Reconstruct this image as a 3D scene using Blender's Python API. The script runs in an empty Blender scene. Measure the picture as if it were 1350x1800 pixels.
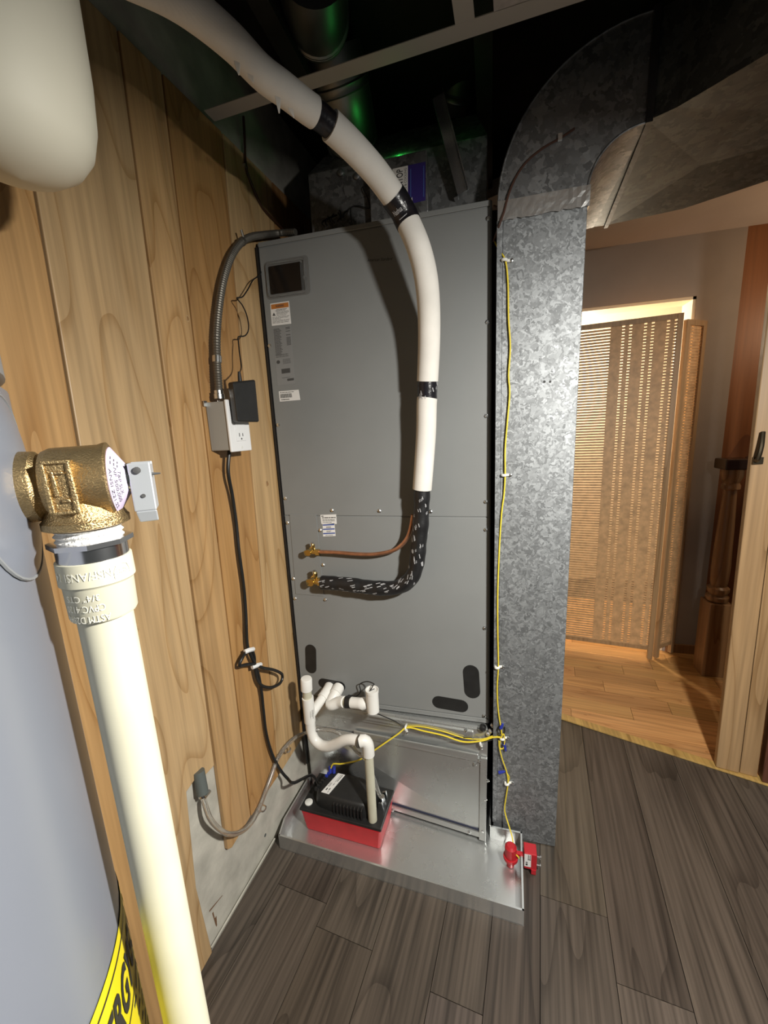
import bpy, bmesh, math, random
from mathutils import Vector, Matrix
random.seed(7)
C = bpy.context.scene.collection
V = Vector
# ------------------------------------------------------------------ camera
F_PX = 712.4657                       # ultra-wide phone lens, pixels for a 1350 px wide frame
yaw, pit, rol = -.2639, -.1996, -.0478
CP = V((.0016, -1.0683, 1.1995))
fw = V((math.sin(yaw)*math.cos(pit), math.cos(yaw)*math.cos(pit), math.sin(pit)))
r0 = fw.cross(V((0, 0, 1))).normalized(); u0 = r0.cross(fw)
rt = r0*math.cos(rol) + u0*math.sin(rol); up = -r0*math.sin(rol) + u0*math.cos(rol)
cam = bpy.data.cameras.new('camera'); cam_ob = bpy.data.objects.new('camera', cam); C.objects.link(cam_ob)
cam.sensor_fit = 'HORIZONTAL'; cam.sensor_width = 36; cam.lens = F_PX*36/1350; cam.clip_start = .01
M = Matrix((rt, up, -fw)).transposed().to_4x4(); M.translation = CP; cam_ob.matrix_world = M
S = bpy.context.scene; S.camera = cam_ob
# ------------------------------------------------------------------ world, lamps, exposure
S.view_settings.view_transform = 'Standard'; S.view_settings.look = 'None'
S.view_settings.exposure = 0; S.view_settings.gamma = 1; S.view_settings.use_curve_mapping = False
w = bpy.data.worlds.new('world'); S.world = w; w.use_nodes = True
w.node_tree.nodes['Background'].inputs[0].default_value = (.95, 1, .97, 1)
w.node_tree.nodes['Background'].inputs[1].default_value = .055
def lamp(name, kind, loc, power, col, size=.05, rot=(0, 0, 0)):
    l = bpy.data.lights.new(name, kind); l.energy = power; l.color = col
    if kind == 'AREA': l.shape = 'DISK'; l.size = size
    else: l.shadow_soft_size = size
    o = bpy.data.objects.new(name, l); o.location = loc; o.rotation_euler = rot; C.objects.link(o); return o
def aim(d): return V(d).to_track_quat('-Z', 'Y').to_euler()
lamp('work_lamp', 'AREA', (.50, -.92, 1.44), 34, (1, .97, .90), .07, aim((-.18, .34, -1.0)))
lamp('back_room_lamp', 'POINT', (.45, 1.75, 1.55), 44, (1, .86, .66), .06)
lamp('hall_lamp', 'POINT', (1.38, .78, 1.6), 5.5, (1, .74, .48), .08)
# ------------------------------------------------------------------ measuring: a photo pixel to a point on a known plane of the room
def ray(x, y): return fw + rt*((x-675)/F_PX) - up*((y-900)/F_PX)
def pl(x, y, p, n): d = ray(x, y); return CP + d*((V(p)-CP).dot(n)/d.dot(n))
def fl(x, y, z=0): return pl(x, y, (0, 0, z), V((0, 0, 1)))
def fr(x, y, o=0): return pl(x, y, (0, -o, 0), V((0, 1, 0)))          # front of the air handler
YD = -.037
def du(x, y, o=0): return pl(x, y, (0, YD-o, 0), V((0, 1, 0)))         # front of the return duct
WN = V((1, -.0546, 0)).normalized()
def wl(x, y, o=0): return pl(x, y, V((-.6058, 0, 0))+WN*o, WN)         # face of the panelled wall
SA, SB, SC = V((-.008, -.064, .01)), V((-.592, .006, .01)), V((-.004, -.022, .335))
SN = V((-.085, -.99, .06)).normalized()
def sp(s, z, o=0):
    """s 0..1 from the left end of the stand front to the right end, z height"""
    lo = SB+(SA-SB)*s; hi = V((-.592, -.003, .335)); hi = hi+(SC-hi)*s; return lo+(hi-lo)*((z-.01)/.325)+SN*o
def st(x, y, o=0):                                                     # front of the metal stand (slightly twisted sheet)
    yy = -.03
    for _ in range(8): p = pl(x, y, (0, yy, 0), V((0, 1, 0))); yy = sp((p.x+.592)/.584, p.z, o).y
    return pl(x, y, (0, yy, 0), V((0, 1, 0)))
def dp(x, y, d): return CP + ray(x, y)*d
def W(y, z, o=0): return V((-.6058+.0546*y, y, z)) + WN*o
# ------------------------------------------------------------------ materials
def newmat(name, col=(.5, .5, .5), rough=.5, metal=0, spec=.5):
    m = bpy.data.materials.new(name); m.use_nodes = True; b = m.node_tree.nodes['Principled BSDF']
    b.inputs['Base Color'].default_value = (*col, 1); b.inputs['Roughness'].default_value = rough
    b.inputs['Metallic'].default_value = metal; b.inputs['Specular IOR Level'].default_value = spec
    return m
class NT:
    def __init__(s, m): s.t = m.node_tree; s.b = s.t.nodes['Principled BSDF']
    def n(s, kind, **kw):
        o = s.t.nodes.new('ShaderNode'+kind)
        for k, v in kw.items():
            if k in o.inputs: o.inputs[k].default_value = v
            else: setattr(o, k, v)
        return o
    def l(s, a, b): s.t.links.new(a, b)
    def math(s, op, a, b=None):
        o = s.n('Math', operation=op)
        for i, v in enumerate((a, b)):
            if v is None: continue
            if isinstance(v, (int, float)): o.inputs[i].default_value = v
            else: s.l(v, o.inputs[i])
        return o.outputs[0]
    def ramp(s, f, stops):
        o = s.n('ValToRGB'); e = o.color_ramp.elements
        while len(e) < len(stops): e.new(.5)
        for el, (p, c) in zip(e, stops): el.position = p; el.color = (*c, 1)
        s.l(f, o.inputs[0]); return o.outputs[0]
    def mul(s, a, b, fac=1, blend='MULTIPLY'):
        o = s.n('MixRGB', blend_type=blend)
        for i, v in zip((0, 1, 2), (fac, a, b)):
            if isinstance(v, (int, float)): o.inputs[i].default_value = v
            elif isinstance(v, tuple): o.inputs[i].default_value = (*v, 1)
            else: s.l(v, o.inputs[i])
        return o.outputs[0]
    def coord(s, scale=(1, 1, 1), kind='Object', loc=None):
        tc = s.n('TexCoord'); mp = s.n('Mapping'); s.l(tc.outputs[kind], mp.inputs[0]); mp.inputs['Scale'].default_value = scale
        if loc is not None: s.l(loc, mp.inputs['Location'])
        return mp.outputs[0]
    def bump(s, h, strength=.3, dist=.002):
        o = s.n('Bump'); o.inputs['Strength'].default_value = strength; o.inputs['Distance'].default_value = dist
        s.l(h, o.inputs['Height']); s.l(o.outputs[0], s.b.inputs['Normal'])
def speck(name, col, rough=.5, metal=0, amount=.12, scale=30, bump=0, bscale=None, spec=.5):
    """plain paint or plastic with slight uneven tone and optional fine relief"""
    m = newmat(name, col, rough, metal, spec); t = NT(m)
    n = t.n('TexNoise', Scale=scale, Detail=4); t.l(t.coord(), n.inputs['Vector'])
    c = t.ramp(n.outputs[0], [(.3, tuple(x*(1-amount) for x in col)), (.7, tuple(min(1, x*(1+amount)) for x in col))])
    t.l(c, t.b.inputs['Base Color'])
    if bump:
        b = t.n('TexNoise', Scale=bscale or scale*4, Detail=3); t.l(t.coord(), b.inputs['Vector']); t.bump(b.outputs[0], bump)
    return m
def wood(name, light, dark, along='z', across='y', rough=.45, rings=9, sa=.9, sc=5.5, fine=.35, bump=.08, knots=False):
    """figured timber: contour rings of a stretched noise, fine pores; each piece reads another spot and carries its own tone (object colour)"""
    m = newmat(name, light, rough); t = NT(m)
    oi = t.n('ObjectInfo'); off = t.math('MULTIPLY', oi.outputs['Random'], 40)
    ax = {'x': 0, 'y': 1, 'z': 2}; s1 = [1, 1, 1]; s1[ax[along]] = sa; s1[ax[across]] = sc
    n1 = t.n('TexNoise', noise_dimensions='4D', Scale=1, Detail=1.6, Roughness=.45, Distortion=.35); t.l(t.coord(tuple(s1)), n1.inputs['Vector']); t.l(off, n1.inputs['W'])
    g = t.math('FRACT', t.math('MULTIPLY', n1.outputs[0], rings))
    s2 = [60, 60, 60]; s2[ax[along]] = 2.5; s2[ax[across]] = 110
    n2 = t.n('TexNoise', noise_dimensions='4D', Scale=1, Detail=3); t.l(t.coord(tuple(s2)), n2.inputs['Vector']); t.l(off, n2.inputs['W'])
    s3 = [4, 4, 4]; s3[ax[along]] = .7
    n3 = t.n('TexNoise', noise_dimensions='4D', Scale=1, Detail=2); t.l(t.coord(tuple(s3)), n3.inputs['Vector']); t.l(off, n3.inputs['W'])
    mid = tuple((a*.72+b*.28) for a, b in zip(light, dark))
    c1 = t.ramp(g, [(0, mid), (.55, light), (.86, mid), (1, dark)])
    c2 = t.ramp(n2.outputs[0], [(.3, (1-fine, 1-fine, 1-fine)), (.62, (1, 1, 1))])
    c3 = t.ramp(n3.outputs[0], [(.25, (.82, .8, .77)), (.75, (1.06, 1.05, 1.03))])
    c = t.mul(t.mul(c1, c2), c3); c = t.mul(c, oi.outputs['Color'])
    t.l(c, t.b.inputs['Base Color']); t.bump(n2.outputs[0], bump, .001)
    return m
def galv(name, base=.42, contrast=.5, rough=.42, scale=90, metal=.85, tint=(1, 1.01, 1.02), rr=.1):
    """galvanised sheet: zinc spangle as distorted cells of uneven tone and gloss"""
    m = newmat(name, (base,)*3, rough, metal); t = NT(m)
    co = t.coord(); d = t.n('TexNoise', Scale=55, Detail=3); t.l(co, d.inputs['Vector'])
    mix = t.n('MixRGB', blend_type='LINEAR_LIGHT'); mix.inputs[0].default_value = .025
    t.l(co, mix.inputs[1]); t.l(d.outputs['Color'], mix.inputs[2])
    v = t.n('TexVoronoi', Scale=scale); t.l(mix.outputs[0], v.inputs['Vector'])
    sp = t.n('SeparateColor'); t.l(v.outputs['Color'], sp.inputs[0])
    n = t.n('TexNoise', Scale=7, Detail=4); t.l(co, n.inputs['Vector'])
    a = t.math('ADD', t.math('MULTIPLY', sp.outputs[0], .75), t.math('MULTIPLY', n.outputs[0], .35))
    lo, hi = base*(1-contrast), base*(1+contrast)
    c = t.ramp(a, [(.15, tuple(lo*x for x in tint)), (.62, tuple(base*x for x in tint)), (.95, tuple(hi*x for x in tint))])
    t.l(c, t.b.inputs['Base Color'])
    rg = t.math('ADD', t.math('MULTIPLY', sp.outputs[1], rr), rough-rr/2); t.l(rg, t.b.inputs['Roughness'])
    return m
MT = dict(
    paint=speck('grey_enamel', (.212, .219, .217), .42, 0, .04, 6),
    paint_dark=newmat('dark_seam', (.02, .02, .02), .7),
    maple=wood('maple_panelling', (.60, .43, .245), (.43, .275, .13), rings=12, fine=.28),
    concrete=speck('cast_concrete', (.47, .45, .39), .85, 0, .22, 14, .5, 60),
    vinyl=wood('grey_vinyl_plank', (.104, .083, .068), (.056, .044, .036), 'y', 'x', .42, 4, 1.0, 8, .6, .18),
    oak=wood('oak_strip_floor', (.68, .38, .15), (.44, .21, .07), 'y', 'x', .28, 8, 1.6, 16, .3, .06),
    oak_door=wood('light_oak', (.50, .32, .165), (.34, .20, .09), 'z', 'x', .4, 6, .8, 12, .25, .05),
    oak_dark=wood('stained_oak', (.38, .20, .085), (.22, .10, .035), 'z', 'x', .35, 6, .8, 10, .3, .05),
    bamboo=speck('woven_bamboo', (.64, .39, .19), .5, 0, .2, 40),
    galv_duct=galv('spangled_zinc_duct', .275, .40, .58, 130, .72, (.96, 1, 1.03)),
    galv_old=galv('dull_zinc_elbow', .24, .40, .5, 70),
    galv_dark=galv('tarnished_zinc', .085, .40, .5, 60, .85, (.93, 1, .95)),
    galv_new=galv('bright_zinc_sheet', .72, .015, .28, 20, .86, (.98, 1, .99), .02),
    zinc=newmat('zinc_screw', (.75, .76, .76), .25, 1),
    steel=newmat('plated_steel', (.62, .64, .66), .22, 1),
    chrome=newmat('chrome', (.8, .8, .82), .2, 1),
    dark_metal=newmat('dark_round_duct', (.28, .29, .29), .45, 1),
    foil=speck('foil_tape', (.75, .74, .72), .3, .9, .1, 40, .6, 45),
    foam_white=speck('white_pipe_insulation', (.74, .71, .66), .8, 0, .05, 20),
    rubber=speck('black_pipe_insulation', (.012, .012, .013), .42, 0, .3, 40, .4, 60),
    tape=speck('black_wrap_tape', (.010, .009, .012), .28, 0, .3, 60, .5, 90),
    print_grey=newmat('grey_print', (.42, .42, .43), .6),
    copper=speck('copper', (.62, .32, .20), .34, .9, .15, 60),
    brass=newmat('brass_fitting', (.66, .48, .17), .28, 1),
    bronze=speck('cast_bronze', (.47, .34, .17), .42, 1, .12, 140, .4, 1100),
    pvc=speck('white_pvc', (.80, .79, .75), .32, 0, .03, 20),
    pvc_cream=speck('cream_cpvc', (.55, .53, .41), .45, 0, .04, 30),
    white=newmat('white_plastic', (.80, .80, .80), .35),
    label=newmat('white_sticker', (.74, .73, .71), .5),
    ink=newmat('black_ink', (.015, .015, .015), .6),
    ink_grey=newmat('grey_ink', (.06, .06, .06), .6),
    plate=newmat('grey_film', (.235, .24, .24), .35),
    orange=newmat('orange_print', (.48, .17, .035), .5),
    blue=newmat('blue_print', (.06, .10, .33), .5),
    blue_label=newmat('indigo_label', (.035, .022, .16), .45),
    yellow=newmat('yellow_label', (.62, .52, .01), .45),
    red=speck('red_tank', (.55, .018, .028), .35, 0, .08, 30),
    red_plastic=newmat('red_plastic', (.42, .012, .02), .4),
    black=speck('black_plastic', (.014, .014, .014), .45, 0, .2, 50),
    cord=newmat('black_cord', (.010, .010, .010), .4),
    wire_yellow=newmat('yellow_wire', (.74, .58, .04), .45),
    wire_brown=newmat('brown_wire', (.06, .025, .015), .5),
    nut_blue=newmat('blue_connector', (.02, .035, .30), .4),
    clip=newmat('translucent_clip', (.72, .72, .68), .4),
    greybox=newmat('grey_steel_box', (.36, .37, .36), .4, .3),
    conduit=newmat('armoured_conduit', (.20, .185, .16), .5, .8),
    lever=newmat('plated_lever', (.58, .61, .64), .34, .55),
    fitting=newmat('grey_fitting', (.10, .115, .11), .5),
    heater=speck('water_heater_enamel', (.155, .168, .20), .3, 0, .02, 8),
    heater_top=newmat('heater_shroud_grey', (.20, .21, .22), .4),
    tank=speck('cream_tank', (.70, .67, .55), .6, 0, .03, 10),
    lilac=newmat('lilac_tag', (.52, .45, .62), .45),
    wall=speck('taupe_wall', (.34, .285, .24), .8, 0, .04, 8),
    cream=speck('cream_wall', (.78, .69, .52), .7, 0, .03, 8),
    hall_ceiling=speck('hall_ceiling_paint', (.50, .42, .36), .9, 0, .03, 8),
    brownwall=wood('brown_panel', (.28, .105, .032), (.17, .06, .02), 'z', 'x', .5, 4, .6, 5, .2),
    cavity=speck('shade_black', (.012, .010, .009), .9, 0, .3, 20),  # near-black colour carries the darkness of the unlit ceiling cavity
    grid=newmat('white_ceiling_grid', (.50, .47, .44), .5),
    tile=speck('ceiling_tile', (.50, .46, .45), .9, 0, .15, 60, .6, 160),
    dark_stain=newmat('dark_handrail', (.03, .014, .008), .25),
    grime=newmat('dark_stair_tread', (.03, .02, .016), .7),
    ptfe=speck('sealant_tape', (.78, .77, .74), .6, 0, .15, 300, 1, 500),
)
def glass(name, col, rough, ior=1.45):
    m = newmat(name, col, rough); b = m.node_tree.nodes['Principled BSDF']; b.inputs['Transmission Weight'].default_value = .92; b.inputs['IOR'].default_value = ior; return m
MT['vinyl_tube'] = glass('clear_vinyl', (.86, .84, .80), .12, 1.25)
MT['clear'] = glass('clear_cover', (.8, .82, .82), .08, 1.3)
m = newmat('green_led', (0, .3, .02)); m.node_tree.nodes['Principled BSDF'].inputs['Emission Color'].default_value = (.05, 1, .12, 1)
m.node_tree.nodes['Principled BSDF'].inputs['Emission Strength'].default_value = 6; MT['led'] = m
# fine ribbing on the white pipe insulation
t = NT(MT['foam_white']); wv = t.n('TexWave', Scale=130, Distortion=.6, bands_direction='Z'); t.l(t.coord(), wv.inputs['Vector']); t.bump(wv.outputs[0], .08, .0006)
# spots of stain on the concrete
t = NT(MT['concrete'])
# ------------------------------------------------------------------ mesh helpers
def perp(t):
    a = V((0, 0, 1)) if abs(t.z) < .9 else V((1, 0, 0)); n = t.cross(a).normalized(); return n, t.cross(n).normalized()
def smooth_path(P, step=.012, closed=False):
    P = [V(p) for p in P]; out = []
    for i in range(len(P)-1):
        a = P[i-1] if i else P[0]*2-P[1]; b, c = P[i], P[i+1]; d = P[i+2] if i+2 < len(P) else P[-1]*2-P[-2]
        n = max(2, int((c-b).length/step))
        for k in range(n):
            s = k/n; out.append(.5*((2*b)+(c-a)*s+(2*a-5*b+4*c-d)*s*s+(3*b-a-3*c+d)*s**3))
    out.append(P[-1]); return out
class MB:
    def __init__(s): s.v, s.f = [], []
    def add(s, vs, fs):
        o = len(s.v); s.v += [V(x) for x in vs]; s.f += [tuple(i+o for i in f) for f in fs]; return s
    def box(s, a, b):
        a, b = V(a), V(b)
        return s.hexa([V((x, y, a.z)) for x, y in ((a.x, a.y), (b.x, a.y), (b.x, b.y), (a.x, b.y))], [V((x, y, b.z)) for x, y in ((a.x, a.y), (b.x, a.y), (b.x, b.y), (a.x, b.y))])
    def hexa(s, lo, hi):
        return s.add(list(lo)+list(hi), [(3, 2, 1, 0), (4, 5, 6, 7), (0, 1, 5, 4), (1, 2, 6, 5), (2, 3, 7, 6), (3, 0, 4, 7)])
    def prism(s, poly, d):
        """polygon (3D points) pushed along the vector d"""
        n = len(poly); d = V(d)
        return s.add([V(p) for p in poly]+[V(p)+d for p in poly], [tuple(range(n)), tuple(range(2*n-1, n-1, -1))]+[(i, n+i, n+(i+1) % n, (i+1) % n) for i in range(n)])
    def tube(s, P, r, seg=10, caps=True, rad=None):
        P = [V(p) for p in P]; n = len(P); o = len(s.v); t = (P[1]-P[0]).normalized(); a, _ = perp(t)
        for i, p in enumerate(P):
            t = (P[min(i+1, n-1)]-P[max(i-1, 0)]).normalized(); a = (a-t*a.dot(t)).normalized(); b = t.cross(a)
            q = rad(i/(n-1)) if rad else r
            s.v += [p+(a*math.cos(2*math.pi*k/seg)+b*math.sin(2*math.pi*k/seg))*q for k in range(seg)]
        for i in range(n-1):
            for k in range(seg):
                k2 = (k+1) % seg; s.f.append((o+i*seg+k, o+i*seg+k2, o+(i+1)*seg+k2, o+(i+1)*seg+k))
        if caps: s.f.append(tuple(o+k for k in reversed(range(seg)))); s.f.append(tuple(o+(n-1)*seg+k for k in range(seg)))
        return s
    def lathe(s, prof, base, axis, seg=24, caps=True):
        """profile of (distance along axis, radius)"""
        t = V(axis).normalized(); a, b = perp(t); o = len(s.v); n = len(prof)
        for h, r in prof: s.v += [V(base)+t*h+(a*math.cos(2*math.pi*k/seg)+b*math.sin(2*math.pi*k/seg))*r for k in range(seg)]
        for i in range(n-1):
            for k in range(seg):
                k2 = (k+1) % seg; s.f.append((o+i*seg+k, o+i*seg+k2, o+(i+1)*seg+k2, o+(i+1)*seg+k))
        if caps: s.f.append(tuple(o+k for k in reversed(range(seg)))); s.f.append(tuple(o+(n-1)*seg+k for k in range(seg)))
        return s
    def cyl(s, a, b, r, seg=16): a, b = V(a), V(b); return s.lathe([(0, r), ((b-a).length, r)], a, b-a, seg)
ORG = {}
def obj(name, mb, mat, parent=None, smooth=False, bevel=0, label=None, origin=None, color=None, subsurf=0):
    if origin is None:
        if parent: origin = ORG[parent.name]
        else:
            n = len(mb.v); origin = V((sum(v.x for v in mb.v)/n, sum(v.y for v in mb.v)/n, min(v.z for v in mb.v)))
    me = bpy.data.meshes.new(name); me.from_pydata([tuple(v-origin) for v in mb.v], [], mb.f)
    bm = bmesh.new(); bm.from_mesh(me); bmesh.ops.recalc_face_normals(bm, faces=bm.faces); bm.to_mesh(me); bm.free()
    me.materials.append(MT[mat] if isinstance(mat, str) else mat)
    if smooth:
        for p in me.polygons: p.use_smooth = True
        me.set_sharp_from_angle(angle=math.radians(40))
    o = bpy.data.objects.new(name, me); C.objects.link(o); ORG[o.name] = origin
    if parent: o.parent = parent; o.location = origin-ORG[parent.name]
    else: o.location = origin
    if bevel:
        b = o.modifiers.new('bevel', 'BEVEL'); b.width = bevel; b.segments = 2; b.limit_method = 'ANGLE'; b.angle_limit = .6
    if label: o['label'] = label
    if color: o.color = (*color, 1)
    return o
def tag(o, label, cat, group=None):
    o['label'] = label; o['category'] = cat
    if group: o['group'] = group
    return o
def thing(name, loc, label, cat, group=None):
    o = bpy.data.objects.new(name, None); o.location = loc; o.empty_display_size = .05; C.objects.link(o); ORG[o.name] = V(loc)
    return tag(o, label, cat, group)
def struct(o): o['kind'] = 'structure'; return o
FONT = {}
def glyphs(sx, bold=0, shear=0):
    key = (sx, bold, shear)
    if key not in FONT:
        c = bpy.data.curves.new('text', 'FONT'); c.body = sx; c.size = 1; c.offset = bold; c.shear = shear; c.resolution_u = 3
        o = bpy.data.objects.new('text', c); C.objects.link(o); bpy.context.view_layer.update()
        me = bpy.data.meshes.new_from_object(o.evaluated_get(bpy.context.evaluated_depsgraph_get()))
        vs = [v.co.copy() for v in me.vertices]; fs = [tuple(p.vertices) for p in me.polygons]
        bpy.data.objects.remove(o); bpy.data.curves.remove(c); bpy.data.meshes.remove(me)
        x0, x1 = min(v.x for v in vs), max(v.x for v in vs); y0, y1 = min(v.y for v in vs), max(v.y for v in vs)
        FONT[key] = ([((v.x-x0)/(x1-x0), (v.y-y0)/(y1-y0)) for v in vs], fs)
    return FONT[key]
def bil(q):
    TL, TR, BR, BL = q
    return lambda u, v: (BL*(1-u)+BR*u)*(1-v)+(TL*(1-u)+TR*u)*v
def words(name, s, fn, parent, mat='ink', bold=0, shear=0, mb=None, box=(0, 0, 1, 1)):
    vs, fs = glyphs(s, bold, shear); x0, y0, x1, y1 = box; m = mb or MB()
    m.add([fn(x0+(x1-x0)*u, y0+(y1-y0)*v) for u, v in vs], fs)
    if mb: return mb
    return obj(name, m, mat, parent)
def lines(fn, rows, mb=None, fill=.5, seed=1, words_n=5):
    """rows of fine print too small to read: little bars, each row (v0, v1, u0, u1)"""
    rnd = random.Random(seed); m = mb or MB()
    for v0, v1, a, b in rows:
        u = a
        while u < b-.01:
            L = min((b-a)*rnd.uniform(.08, .3), b-u); g = (b-a)*.03
            m.add([fn(u, v0), fn(u+L, v0), fn(u+L, v1), fn(u, v1)], [(0, 1, 2, 3)]); u += L+g
    return m
def lift(fn, n, d): return lambda u, v: fn(u, v)+n*d
# ================================================================== THE ROOM
FA = math.radians(6); FNx = V((math.cos(FA), -math.sin(FA), 0)); FT = V((math.sin(FA), math.cos(FA), 0))
TH0, TH1 = fl(995, 1268), fl(1285, 1362)                       # threshold line
tdir = (TH1-TH0).normalized(); TA, TB = TH0-tdir*.55, TH1+tdir*1.2
floor = struct(obj('floor', MB().prism([V((-1.0, -2.4, -.006)), V((2.2, -2.4, -.006)), V((2.2, TB.y, -.006)), TB+V((0, 0, -.006)), TA+V((0, 0, -.006)), V((-.1, .75, -.006)), V((-1, .75, -.006))], (0, 0, -.05)), 'cavity'))
def clip(poly, p, n):
    """keep the part of a flat polygon where (x-p).n <= 0"""
    out = []
    for i in range(len(poly)):
        a, b = poly[i], poly[(i+1) % len(poly)]; da, db = (a-p).dot(n), (b-p).dot(n)
        if da <= 0: out.append(a)
        if da*db < 0: out.append(a+(b-a)*(da/(da-db)))
    return out
TN = V((-tdir.y, tdir.x, 0))
seams = [-.97, -.82, -.67, -.52, -.372, -.222, -.076, .036, .147, .302, .442, .59, .74, .89, 1.04]
rnd = random.Random(4)
for i in range(len(seams)-1):
    a, b = seams[i]+.0007, seams[i+1]-.0007; y = -2.3+rnd.uniform(0, .6)
    if i == 8: y = -2.3+.30
    while y < 1.0:
        y2 = y+.92
        P = [FNx*a+FT*(y+.0007), FNx*b+FT*(y+.0007), FNx*b+FT*(y2-.0007), FNx*a+FT*(y2-.0007)]
        P = clip(P, TH0, TN); P = clip(P, V((-.63, 0, 0)), -WN) if P else P; P = clip(P, V((0, .7, 0)), V((0, 1, 0))) if P else P
        if len(P) > 2 and y2 > -1.6:
            o = FNx*(a+b)/2+FT*y
            m = MB().prism([p-o for p in P], (0, 0, -.006))
            Rz = Matrix.Rotation(-FA, 3, 'Z')                   # grain runs along the plank
            m.v = [Rz.inverted() @ v for v in m.v]
            k = rnd.uniform(.86, 1.14)
            pk = obj('floor_plank', m, 'vinyl', None, origin=V((0, 0, 0)), color=(k, k*rnd.uniform(.97, 1.02), k*rnd.uniform(.94, 1.02)))
            pk.parent = floor; pk.location = o-ORG[floor.name]; pk.rotation_euler = (0, 0, -FA)
        y = y2
# --- left wall: concrete, timber planks on it
YW0, YW1, ZW = -1.9, .75, 2.14
wall = struct(obj('wall_left', MB().prism([W(YW0, 0, -.012), W(YW1, 0, -.012), W(YW1, ZW, -.012), W(YW0, ZW, -.012)], WN*-.1), 'concrete'))
def seam_y(px0, px1):
    """a seam seen at two heights: the y it has at any height"""
    a, b = wl(*px0), wl(*px1); return lambda z: a.y+(b.y-a.y)*(z-a.z)/(b.z-a.z)
S0 = lambda z: -.695
S1 = seam_y((46, 245), (138, 780)); S2 = seam_y((207, 52), (380, 1343)); S3 = seam_y((285, 128), (430, 1340)); S4 = seam_y((390, 225), (490, 1363))
S5 = seam_y((478, 318), (484, 398)); S6 = lambda z: .30; S7 = lambda z: .5
ZT, ZB = 1.898, .2
n1 = wl(328, 1392); n2 = wl(342, 1372); n3 = wl(362, 1362); n4 = wl(379, 1343)
def pk(name, pts, col): return obj(name, MB().prism([W(y, z) for y, z in pts], WN*-.0115), 'maple', wall, bevel=.0018, color=col, origin=W(pts[0][0], pts[0][1]))
g = .0021
bot = lambda y: .195+.0*y
planks = [
    ([(S0(0), 0), (S1(0)-g, 0), (S1(ZT)-g, ZT), (S0(ZT), ZT)], (.90, .75, .56)),
    ([(S1(0)+g, 0), (wl(373, 1672).y, .006), (wl(345, 1560).y, wl(345, 1560).z), (n1.y, n1.z), (n2.y, n2.z), (n3.y, n3.z), (n4.y-.004, n4.z), (S2(ZT)-g, ZT), (S1(ZT)+g, ZT)], (.98, .94, .88)),
    ([(S2(.19)+g, wl(399, 1497).z), (wl(408, 1490).y, wl(408, 1490).z), (S3(.2)-g, wl(442, 1433).z), (S3(ZT)-g, ZT), (S2(ZT)+g, ZT)], (.93, .81, .66)),
    ([(S3(.2)+g, wl(444, 1432).z), (S4(.2)-g, wl(489, 1364).z), (S4(ZT)-g, ZT), (S3(ZT)+g, ZT)], (.84, .66, .45)),
    ([(S4(.2)+g, wl(491, 1362).z), (S5(.2)-g, .205), (S5(ZT)-g, ZT), (S4(ZT)+g, ZT)], (1.0, .94, .84)),
    ([(S5(.2)+g, .205), (S6(0), .205), (S6(0), ZT), (S5(ZT)+g, ZT)], (.66, .48, .34)),
    ([(S6(0)+g, .205), (S7(0), .205), (S7(0), ZT), (S6(0)+g, ZT)], (.9, .8, .7))]
for i in range(6): planks.append(([(-.695-.2*(i+1)+g, 0), (-.695-.2*i-g, 0), (-.695-.2*i-g, ZT), (-.695-.2*(i+1)+g, ZT)], ((.96, .9, .8), (1, .97, .92), (.88, .76, .62))[i % 3]))
for pts, c in planks: pk('wall_plank', pts, c)
MT['knot'] = speck('knot_wood', (.30, .165, .07), .5, 0, .4, 220); MT['knot_ring'] = speck('knot_rim', (.47, .31, .155), .5, 0, .15, 120)
for (x, y), r_ in (((236, 1106), .0085), ((330, 560), .004), ((470, 850), .006)):
    p = wl(x, y, .0002); e = V((0, 0, 1))
    for mt, q, o_ in (('knot_ring', 1.5, 0), ('knot', 1, .0002)):
        pts = [p+WN*o_+V((.0546, 1, 0))*(r_*q*.8*math.cos(k*.3142)*rnd.uniform(.9, 1.1))+e*(r_*q*1.15*math.sin(k*.3142)*rnd.uniform(.9, 1.1)) for k in range(20)]
        obj('knot', MB().add(pts, [tuple(range(20))]), mt, wall, origin=p)
# small mortar lip along the foot of the concrete, a plugged tie hole, a rust stain drawn by the old cut
a, b = W(-.47, .0, -.012), W(-.20, .0, -.012)
obj('mortar_lip', MB().prism([a, b, b+V((.006, 0, .016)), a+V((.004, 0, .012))], WN*.005), 'concrete', wall, origin=a)
q = wl(466, 1468, -.012); obj('tie_hole', MB().cyl(q-WN*.002, q+WN*.0012, .0045, 12), 'fitting', wall, origin=q)
m = MB(); rust = newmat('rust_stain', (.17, .09, .045), .9); MT['rust'] = rust
for a, b, wd in (((368, 1602), (391, 1574), .0022), ((374, 1604), (380, 1627), .002), ((379, 1612), (381, 1628), .003)):
    a, b = wl(*a, -.0115), wl(*b, -.0115); t_ = (b-a).normalized(); n_ = WN.cross(t_); m.add([a-n_*wd, b-n_*wd*.4, b+n_*wd*.5, a+n_*wd], [(0, 1, 2, 3)])
obj('rust_mark', m, 'rust', wall, origin=wl(374, 1604))
# --- dark cavity over the unit: boards and joists
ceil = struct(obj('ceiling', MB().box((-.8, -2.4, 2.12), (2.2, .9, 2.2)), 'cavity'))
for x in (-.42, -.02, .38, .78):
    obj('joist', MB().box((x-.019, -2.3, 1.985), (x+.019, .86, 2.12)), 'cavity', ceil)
struct(obj('wall_rear', MB().box((-.6, .64, 0), (.19, .70, 2.12)), 'cavity'))
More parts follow.
